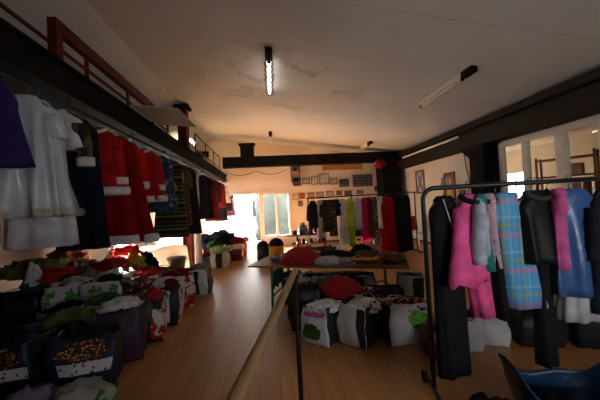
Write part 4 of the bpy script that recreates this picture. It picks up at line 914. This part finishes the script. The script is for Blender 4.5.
# ------------------------------------------------------------------ bags in front of the table
GF = 'bags on the floor in front of the table'
Fb = lambda *a, **k: tote(*a, group=GF, **k)
Fb('white bag with pink and green flower print in front of the table', (.56, 3.72, 0), R(-34), .40, .32, .46, M_BAGWHITE, M_BAGBLACK, [(M_PINKPR, 'blob', .08, .95, .74, 1.0), (M_LEAF, 'blob', .1, .75, .1, .68)], M_WHITE, seed=51)
Fb('white bag with a wide black stripe and red script in front of the table', (1.02, 3.62, 0), R(-46), .38, .42, .50, M_BAGWHITE, M_BAGBLACK, (M_BAGBLACK, 'patch', .80, .995, .02, .96), M_SCRIPT, seed=52)
Fb('white bag with green lettuce print and black stripe beside the rack post', (1.545, 3.55, 0), R(0), .50, .34, .48, M_BAGWHITE, M_BAGBLACK, (M_GREENPR, 'blob', .40, .98, .38, .92), M_FLOW, seed=53)
Fb('black bag standing behind the pink flower bag', (.42, 4.22, 0), R(0), .46, .36, .56, M_BAGBLACK, M_BAGBLACK, None, seed=54)
Fb('black bag under the red hat in front of the table', (.95, 4.2, 0), R(0), .5, .36, .48, M_BAGBLACK, M_BAGBLACK, None, seed=55)
Fb('dark bag with orange flowers behind the lettuce print bag', (1.5, 4.0, 0), R(-10), .5, .34, .52, M_BAGBLACK, M_BAGBLACK, None, M_FLOW, seed=56)
sombrero('red round hat lying on a black bag in front of the table', (.93, 4.15, .50), .30, .17, 0, (R(10), 0))
for px, py, Y, sz, c, lab in [(325, 303, 3.72, (.19, .13, .11), 'white', 'white cloth bulging from the pink flower bag'), (365, 303, 3.6, (.17, .14, .09), M_SCRIPT, 'white cloth with red script bulging from the black striped bag'), (380, 294, 4.0, (.2, .16, .12), M_FLOW, 'orange flowered cloth on the dark bag behind the lettuce bag'), (408, 302, 3.55, (.2, .14, .10), M_FLOW, 'orange and black flowered cloth bulging from the lettuce bag'), (368, 290, 4.15, (.13, .1, .12), 'white', 'small white cloth beside the red hat on the black bag')]:
    p = onY(px, py, Y); base = max(.40, p.z-sz[2]+.02)
    crumple('crumpled_garment', lab, 'garment', (p.x, p.y, base), (sz[0]*1.08, sz[1]*1.15, max(.09, (p.z-base)/.9)), cols[c] if isinstance(c, str) else c, 0, 'clothes in the bags before the table')

# bags under the front rack
GK = 'bags on the floor behind the front rack'
Kb = lambda *a, **k: tote(*a, group=GK, **k)
Kb('white bag with red handles behind the black robe', (2.12, 3.22, 0), R(-12), .34, .28, .40, M_BAGWHITE, plastic((.35, .015, .02)), None, None, plastic((.4, .02, .02)), seed=61)
Kb('grey white box shaped bag below the pink robe', (2.52, 3.3, 0), R(-20), .34, .30, .38, M_BAGWHITE, M_BAGWHITE, None, seed=62)
Kb('red bag on the floor behind the black robe', (1.78, 3.12, 0), R(0), .30, .26, .30, plastic((.14, .008, .008)), plastic((.14, .008, .008)), None, seed=63)
Kb('black bag in the dark under the blue satin dress', (3.0, 3.2, 0), R(-20), .46, .36, .42, M_BAGBLACK, M_BAGBLACK, None, seed=64)
Kb('black bag at the dark frame edge under the rack', (3.6, 3.0, 0), R(-20), .5, .36, .46, M_BAGBLACK, M_BAGBLACK, None, seed=65)
# big blue bag
t = thing('blue_carrier_bag', 'large crinkled translucent blue plastic bag on the floor at the frame corner', 'bag', (2.07, 1.95, 0), R(-14))
bm = nbm(); rs = []
for i in range(11):
    q = i/10; rs.append([])
    for k in range(64):
        a = 2*PI*k/64; c, s = math.cos(a), math.sin(a)
        peak = .30*max(0, abs(c))**3 - .10*abs(s)
        x = math.copysign(abs(c)**.6, c)*(.27+.13*q); y = math.copysign(abs(s)**.6, s)*(.20+.05*q)
        nz = noise.noise((x*5, y*5, q*4))*.06 + (.5-abs(noise.noise((x*9+3, y*9, q*7))))*.04
        z = q*(.36+peak*.55) if q > 0 else 0
        rs[-1].append((x*(1+nz*.7), y*(1+nz), max(0, z + (nz*.35 if q > .2 else 0))))
loft(bm, rs, True, False); 
M_BLUE = plastic((.010, .036, .085), .3)
o = obj('bag_skin', bm, M_BLUE, t, True); sd = o.modifiers.new('thick', 'SOLIDIFY'); sd.thickness = .006
bm = nbm(); add_tube(bm, [(-.16, -.26, .27), (-.1, -.30, .22), (.1, -.30, .21), (.16, -.26, .27)], .012, 6); obj('handle', bm, plastic((.012, .03, .09)), t, True)
crumple('crumpled_garment', 'dark cloth inside the big blue plastic bag', 'garment', (2.07, 1.95, .04), (.22, .15, .2), cols['navy'], -16)
crumple('crumpled_garment', 'black cloth heap on the floor beside the rack foot', 'garment', (1.52, 2.02, 0), (.24, .16, .20), cols['black'], 20, 'clothes fallen under the rack')
crumple('crumpled_garment', 'small white cloth next to the black heap at the rack foot', 'garment', (1.33, 1.98, 0), (.10, .08, .12), cols['white'], 20, 'clothes fallen under the rack')

# ------------------------------------------------------------------ handrail in front of the camera
t = thing('handrail', 'round wooden handrail on a dark steel post close to the camera', 'handrail', (.15, 2.2, 0))
e0 = Vector((.15, 2.2, 1.26)); e1 = Vector((-.12, .77, 1.26)); dd = (e1-e0).normalized()
bm = nbm(); add_tube(bm, [e0-t.location-dd*.03, e0-t.location-dd*.02, e0-t.location, e1-t.location + dd*1.6], [.012, .019, .0215, .0215], 16); obj('rail', bm, M_RAILWOOD, t, True)
pst = basic('brown_steel', (.025, .013, .009), .6, spec=.1)
for q in (.06, 2.6):
    P0 = e0 + dd*q - t.location
    bm = nbm(); add_tube(bm, [(P0.x, P0.y, 0), (P0.x, P0.y, 1.235)], .018, 10); obj('post', bm, pst, t, True)
    bm = nbm(); add_lathe(bm, [(.05, 0), (.05, .01), (.02, .015)], 16, (P0.x, P0.y, 0)); obj('base_flange', bm, pst, t)

# ------------------------------------------------------------------ low table with hats and shoes at the back
t = thing('display_table', 'low grey display table with a lower shelf before the back window', 'table', (.98, 10.0, 0), R(-2))
bm = nbm(); add_box(bm, -.55, .8, -.3, .3, .70, .735); obj('tabletop', bm, basic('grey_top', (.25, .24, .24), .5), t, bevel=.005)
bm = nbm(); add_box(bm, -.2, .8, -.28, .28, .42, .445); obj('shelf', bm, M_TABLE, t)
for x in (-.18, .76):
    for y in (-.26, .26): bm = nbm(); add_bar(bm, (x, y, .70), (x, y, 0), .04); obj('leg', bm, M_DARK, t)
def hat(label, x, y, z, r, mat, bandm, group='hats on the low display table'):
    t = thing('hat', label, 'hat', (x, y, z), 0, group)
    bm = nbm(); add_lathe(bm, [(r, 0), (r, .012), (r*.56, .02), (r*.55, .09), (r*.45, .14), (r*.2, .15), (.01, .148)], 20); obj('crown', bm, mat, t, True)
    bm = nbm(); add_lathe(bm, [(r*.57, .022), (r*.585, .022), (r*.575, .05), (r*.56, .05)], 20); obj('hat_band', bm, bandm, t, True)
hat('brown hat at the edge of the low display table', .72, 9.95, .737, .15, cols['brown'], M_BLACK)
hat('dark red hat on the low display table', 1.25, 9.85, .737, .16, cols['darkred'], M_BLACK)
hat('black hat at the back of the low display table', 1.48, 10.05, .737, .15, M_BLACK, M_REDP)
hat('dark green hat at the front edge of the low display table', .92, 9.80, .737, .13, cols['green'], M_BLACK)
hat('red hat stacked on the dark red one on the display table', 1.26, 9.86, .89, .14, cols['red'], M_BLACK)
hat('small black hat topping the red one on the display table', 1.26, 9.86, 1.04, .12, M_BLACK, M_DARK)
hat('brown hat stacked on the black hat at the back of the display table', 1.48, 10.05, .89, .14, cols['brown'], M_BLACK)
t = thing('hat_box', 'blue and white box among the hats on the display table', 'box', (1.02, 10.08, .737), R(10))
bm = nbm(); add_box(bm, -.14, .14, -.12, .12, 0, .2); obj('body', bm, cloth((.35, .42, .6)), t, bevel=.01)
bm = nbm(); add_box(bm, -.15, .15, -.13, .13, .2, .25); obj('lid', bm, M_WHITE, t, bevel=.01)
hat('cream straw hat resting on the blue and white box', 1.02, 10.08, .99, .17, cols['cream'], M_BLACK)
def shoe(label, x, y, z, rz, mat, solem):
    t = thing('shoe', label, 'shoe', (x, y, z), R(rz), 'shoes below the low display table'); t.scale = (1.5, 1.25, 1.5)
    bm = nbm(); rs = []
    for q, w, h0, h1 in ((0, .028, .03, .09), (.06, .034, .03, .10), (.11, .034, .025, .085), (.17, .042, .012, .06), (.23, .038, .012, .045), (.27, .015, .012, .03)):
        rs.append([(w*math.cos(a), q-.13, h0+(h1-h0)*(.5+.5*math.sin(a))) for a in [2*PI*i/12 for i in range(12)]])
    loft(bm, rs); obj('upper', bm, mat, t, True)
    bm = nbm(); loft(bm, [[(s*w, q-.13, z1) for s, z1 in ((-1, zz), (1, zz), (1, zz-.012), (-1, zz-.012))] for q, w, zz in ((-.005, .03, .032), (.11, .034, .03), (.17, .044, .013), (.275, .018, .013))]); obj('sole', bm, solem, t)
    bm = nbm(); add_box(bm, -.02, .02, -.13, -.085, 0, .024); obj('heel', bm, solem, t)
rnd = random.Random(4)
for i, (c, lab) in enumerate([('red', 'red shoe at the near end of the shelf under the hats'), ('black', 'black shoe next to the red one on the low shelf'), ('white', 'white shoe on the low shelf under the hats'), ('darkred', 'dark red shoe mid way along the low shelf'), ('cream', 'cream shoe past the dark red one on the low shelf'), ('red', 'second red shoe on the low shelf toward the back rack'), ('black', 'black shoe at the far end of the low shelf')]):
    shoe(lab, .86+.14*i, 9.86, .447, 180+rnd.uniform(-10, 10), cols[c], M_BLACK)
for i, (c, sz, lab) in enumerate([('red', .2, 'red cloth bundle on the floor in front of the display table'), ('floral', .22, 'floral bundle in front of the display table shelf'), ('green', .2, 'dark green bundle on the floor by the display table'), ('darkred', .2, 'deep red bundle near the grey dress on the back rack'), ('dotted', .22, 'black and white dotted bundle on the floor before the back rack'), ('white', .16, 'white bundle before the back rack under the brown jacket'), ('black', .3, 'black bundle on the floor below the magenta dress'), ('pink', .2, 'dusty pink bundle on the floor below the back rack')]):
    x = [.78, 1.02, 1.25, 1.5, 1.75, 1.95, 2.75, 3.1][i]
    crumple('clothes_bundle', lab, 'bundle', (x, 9.3 if x < 1.2 else 9.0, 0), (sz, sz, .36 if x < 2 else .34), cols[c], i*40, 'bundles on the floor at the back')

# white chair with red cushion in the far corner
t = thing('corner_chair', 'white chair with a red cushioned back in the far corner', 'chair', (5.42, 10.5, 0), R(20))
for sx in (-.2, .2):
    for sy in (-.2, .2): bm = nbm(); add_bar(bm, (sx, sy, .45), (sx, sy, 0), .04); obj('leg', bm, M_WHITEPAINT, t)
    bm = nbm(); add_bar(bm, (sx, .2, .45), (sx, .26, 1.12), .04); obj('back_post', bm, M_WHITEPAINT, t)
bm = nbm(); add_box(bm, -.24, .24, -.24, .24, .45, .5); obj('seat', bm, M_WHITEPAINT, t, bevel=.01)
bm = nbm(); loft(bm, [[(-.2, .17, .56), (.2, .17, .56), (.2, .23, .56), (-.2, .23, .56)], [(-.2, .22, 1.1), (.2, .22, 1.1), (.2, .28, 1.1), (-.2, .28, 1.1)]]); obj('back_cushion', bm, cols['red'], t, bevel=.02)

# ------------------------------------------------------------------ pictures
def picture(label, P, w, h, axis, fr=.03, field=(.4, .36, .3), art=None, frm=M_FRAMEWOOD, group='small pictures on the back wall'):
    t = thing('wall_picture', label, 'picture', P, 0 if axis == 'Y' else R(-90), group)
    bm = nbm()
    for x0, x1, z0, z1 in ((-w/2, w/2, h/2-fr, h/2), (-w/2, w/2, -h/2, -h/2+fr), (-w/2, -w/2+fr, -h/2+fr, h/2-fr), (w/2-fr, w/2, -h/2+fr, h/2-fr)): add_box(bm, x0, x1, -.03, 0, z0, z1)
    obj('frame', bm, frm, t)
    bm = nbm(); add_box(bm, -w/2+fr, w/2-fr, -.012, 0, -h/2+fr, h/2-fr); obj('print', bm, field if not isinstance(field, tuple) else basic('field'+str(field), field, .6, 0, .3, 6), t)
    if art:
        for nm, bmf, mm in art: obj(nm, bmf, mm, t)
    return t
WY = BY-.001
small = [(297, 182, 8, 8, (.03, .03, .03), 'black framed dark picture under the end of the wall shelf'), (306, 181, 8, 6, (.3, .3, .3), 'small grey picture first after the wall shelf'), (314.5, 180.5, 7, 8, (.45, .42, .38), 'small pale picture second after the wall shelf'), (324, 179, 10, 11, (.42, .40, .38), 'larger pale grey picture in the upper row'), (333.5, 181, 8, 7, (.35, .33, .3), 'pale picture between the large grey one and a dark one'), (344, 183, 10, 8, (.05, .04, .04), 'dark picture next to the big collage'),
 (295.5, 197, 6, 6, (.5, .42, .3), 'small cream picture just past the back window in the lower row'), (302, 196, 6, 6, (.35, .05, .03), 'small red picture in the lower row near the back window'), (300.5, 203.5, 5, 6, (.1, .09, .09), 'small dark picture under the red one'), (311, 195, 7, 5, (.25, .2, .15), 'small brown picture in the lower row above the back rack post'), (320, 194.5, 8, 5, (.3, .25, .2), 'small tan picture in the lower row above the grey dress'), (330, 193.5, 8, 5, (.3, .36, .45), 'small bluish picture in the lower row'), (339, 193, 6, 5, (.08, .06, .06), 'small dark picture in the lower row above the white dress'), (348, 193, 8, 5, (.1, .06, .05), 'small dark brown picture in the lower row above the lime dress'), (360, 192, 7, 4, (.2, .12, .08), 'small narrow brown picture in the lower row above the lilac dress'), (377, 188.5, 6, 6, (.05, .045, .05), 'small dark picture below the red thing hanging from the cross beam')]
for px, py, w, h, f, lab in small:
    p = onY(px, py, WY); k = 12.7/290
    picture(lab, (p.x, WY, p.z), w*k, h*k, 'Y', .022, f, frm=M_DARK if py < 185 else M_FRAMEWOOD)
p = onY(362.5, 180.5, WY)
t = thing('picture_collage', 'large dark photo collage board on the back wall', 'photo board', (p.x, WY, p.z))
bm = nbm(); add_box(bm, -.46, .46, -.03, 0, -.27, .27); obj('board', bm, M_DARK, t)
for r_ in range(4):
    for c_ in range(8):
        bm = nbm(); add_box(bm, -.435+c_*.11, -.345+c_*.11, -.036, -.03, -.24+r_*.125, -.14+r_*.125); obj('photo', bm, basic('photo%d' % ((r_*5+c_*3) % 4), [(.10, .11, .13), (.06, .05, .05), (.16, .14, .12), (.08, .1, .14)][(r_*5+c_*3) % 4], .4), t)
def art1():
    out = []
    for a in (1, -1):
        bm = nbm(); add_bar(bm, (-.2*a, -.018, -.38), (.2*a, -.018, .38), .012, .1); out.append(('painted_cross', bm, basic('blue_paint', (.10, .13, .22), .6)))
    return out
def art2():
    bm = nbm(); add_lathe(bm, [(.05, 0), (.2, .05), (.14, .35), (.07, .5), (.11, .6), (.08, .72), (.01, .76)], 16)
    for v in bm.verts: v.co.y = v.co.y*.06-.018; v.co.z -= .40
    return [('painted_figure', bm, basic('ochre_paint', (.42, .22, .06), .6))]
picture('tall picture of a blue cross on pale ground on the window wall', onX(420.5, 182, RX-.002), .66, .92, 'X', .07, (.45, .40, .34), art1(), group='two tall pictures on the window wall')
picture('tall picture of an ochre figure on dark brown on the window wall', onX(450, 186.5, RX-.002), .6, .94, 'X', .06, (.10, .04, .015), art2(), group='two tall pictures on the window wall')
picture('small dark picture near the cable beside the column', onX(463, 196, RX-.002), .28, .36, 'X', .03, (.2, .16, .12), group='two tall pictures on the window wall')
# wall shelf with helmets on the back wall
p = onY(296, 178, 12.9)
t = thing('wall_shelf', 'small wooden wall shelf beside the small pictures on the back wall', 'shelf', (p.x, BY, p.z))
for z in (-.2, .3): bm = nbm(); add_box(bm, -.22, .2, -.25, 0, z, z+.025); obj('board', bm, M_FRAMEWOOD, t)
for x in (-.2, .18): bm = nbm(); add_box(bm, x-.012, x+.012, -.22, 0, -.2, .62); obj('upright', bm, M_FRAMEWOOD, t)
hat('black hat on the lower board of the wall shelf', p.x-.02, BY-.13, p.z-.174, .12, M_BLACK, M_DARK, 'hats on the wall shelf')
hat('brown hat on the upper board of the wall shelf', p.x-.02, BY-.13, p.z+.326, .12, cols['brown'], M_DARK, 'hats on the wall shelf')
# red bundle hanging at the beam
p = onY(380, 164, 11.7)
t = thing('hanging_bundle', 'red cloth bundle hanging from the cross beam near the corner column', 'bundle', (p.x, 11.7, p.z))
bm = nbm(); bmesh.ops.create_icosphere(bm, subdivisions=3, radius=1)
for v in bm.verts: v.co = Vector((v.co.x*.24, v.co.y*.1, v.co.z*.2))*(1+.25*noise.noise(v.co*2.3))
obj('cloth', bm, cloth((.22, .012, .01)), t, True)
bm = nbm(); add_tube(bm, [(0, 0, .15), (0, .02, .5)], .01, 6); obj('cord', bm, M_DARK, t)
# festoon wire below cross beam
p0, p1 = onY(225, 172, 11.85), onY(286, 170, 11.85)
bm = nbm(); add_tube(bm, [p0.lerp(p1, i/16) - Vector((0, 0, .16*abs(math.sin(PI*i/16*2)))) for i in range(17)], .012, 6); tag(obj('hanging_wire', bm, M_DARK), 'slack dark wire looped under the cross beam', 'wire')

# ------------------------------------------------------------------ neighbouring room contents
def shelving(label, x, y, rz):
    t = thing('storage_shelf', label, 'shelving', (x, y, 0), R(rz), 'shelving seen through the interior window')
    for sx in (-.7, .7):
        for sy in (-.2, .2): bm = nbm(); add_box(bm, sx-.025, sx+.025, sy-.025, sy+.025, 0, 2.75); obj('upright', bm, M_FRAMEWOOD, t)
    for z in (.4, 1.0, 1.6, 2.15, 2.65): bm = nbm(); add_box(bm, -.72, .72, -.22, .22, z, z+.04); obj('board', bm, M_RED if z > 2 else M_FRAMEWOOD, t)
shelving('brown shelving behind the middle pane of the interior window', 8.3, 7.3, -60)
shelving('brown shelving behind the wide pane at the frame edge', 8.3, 5.75, -60)
crt = basic('carton', (.25, .12, .055), .8)
for i, (x, y, z, w, h, lab) in enumerate([(8.15, 6.95, 1.645, .4, .34, 'brown carton behind the middle pane, lower board'), (8.42, 7.5, 1.645, .4, .4, 'brown carton behind the middle pane near its frame, lower board'), (8.25, 7.2, 2.195, .42, .3, 'brown carton on the upper board behind the middle pane'), (8.15, 5.4, 1.645, .42, .36, 'brown carton behind the wide pane, lower board'), (8.4, 6.0, 1.645, .4, .3, 'low brown carton behind the wide pane, lower board'), (8.2, 5.6, 2.195, .44, .32, 'brown carton on the upper board behind the wide pane')]):
    t = thing('carton_box', lab, 'box', (x, y, z), R(-60), 'cartons in the neighbouring room')
    bm = nbm(); add_box(bm, -w/2, w/2, -.18, .18, 0, h); obj('body', bm, crt, t)
    bm = nbm(); add_box(bm, -w/2, w/2, -.03, .03, h, h+.003); obj('tape', bm, M_WHITEPAINT, t)

# ------------------------------------------------------------------ light
w = bpy.data.worlds.new('world'); S.world = w; w.use_nodes = True
bg = w.node_tree.nodes['Background']; bg.inputs[0].default_value = (.92, .97, 1.0, 1); bg.inputs[1].default_value = 10.0
def look(o, d): o.rotation_euler = Vector(d).to_track_quat('-Z', 'Y').to_euler()
sl = bpy.data.lights.new('sun', 'SUN'); sl.energy = 250; sl.angle = R(.6); sl.color = (1, .94, .86)
so = bpy.data.objects.new('sun', sl); C.objects.link(so); look(so, (.5, -.75, -.375)); so.location = (-20, 25, 15)
def portal(loc, d, sx, sy):
    l = bpy.data.lights.new('portal', 'AREA'); l.shape = 'RECTANGLE'; l.size = sx; l.size_y = sy; l.cycles.is_portal = True
    o = bpy.data.objects.new('portal', l); C.objects.link(o); o.location = loc; look(o, d)
portal(((DX0+DX1)/2, BY+.21, DZ/2), (0, -1, 0), DX1-DX0, DZ)
portal((-4.3, BY+.21, 1.24), (0, -1, 0), 1.6, 2.24)
portal(((WX0+WX1)/2, BY+.21, (WZ0+WZ1)/2), (0, -1, 0), WX1-WX0, WZ1-WZ0)
portal((LX-.21, (SUNW[0]+SUNW[1])/2, (SUNW[2]+SUNW[3])/2), (1, 0, 0), SUNW[1]-SUNW[0], SUNW[3]-SUNW[2])
portal(((FW[0]+FW[1])/2, FY-.21, (FW[2]+FW[3])/2), (0, 1, 0), FW[1]-FW[0], FW[3]-FW[2])
S.view_settings.view_transform = 'Standard'; S.view_settings.look = 'None'; S.view_settings.gamma = 1
S.view_settings.use_curve_mapping = False
S.view_settings.exposure = 0.0
S.cycles.max_bounces = 8; S.cycles.diffuse_bounces = 6; S.cycles.glossy_bounces = 3
S.cycles.sample_clamp_indirect = 8
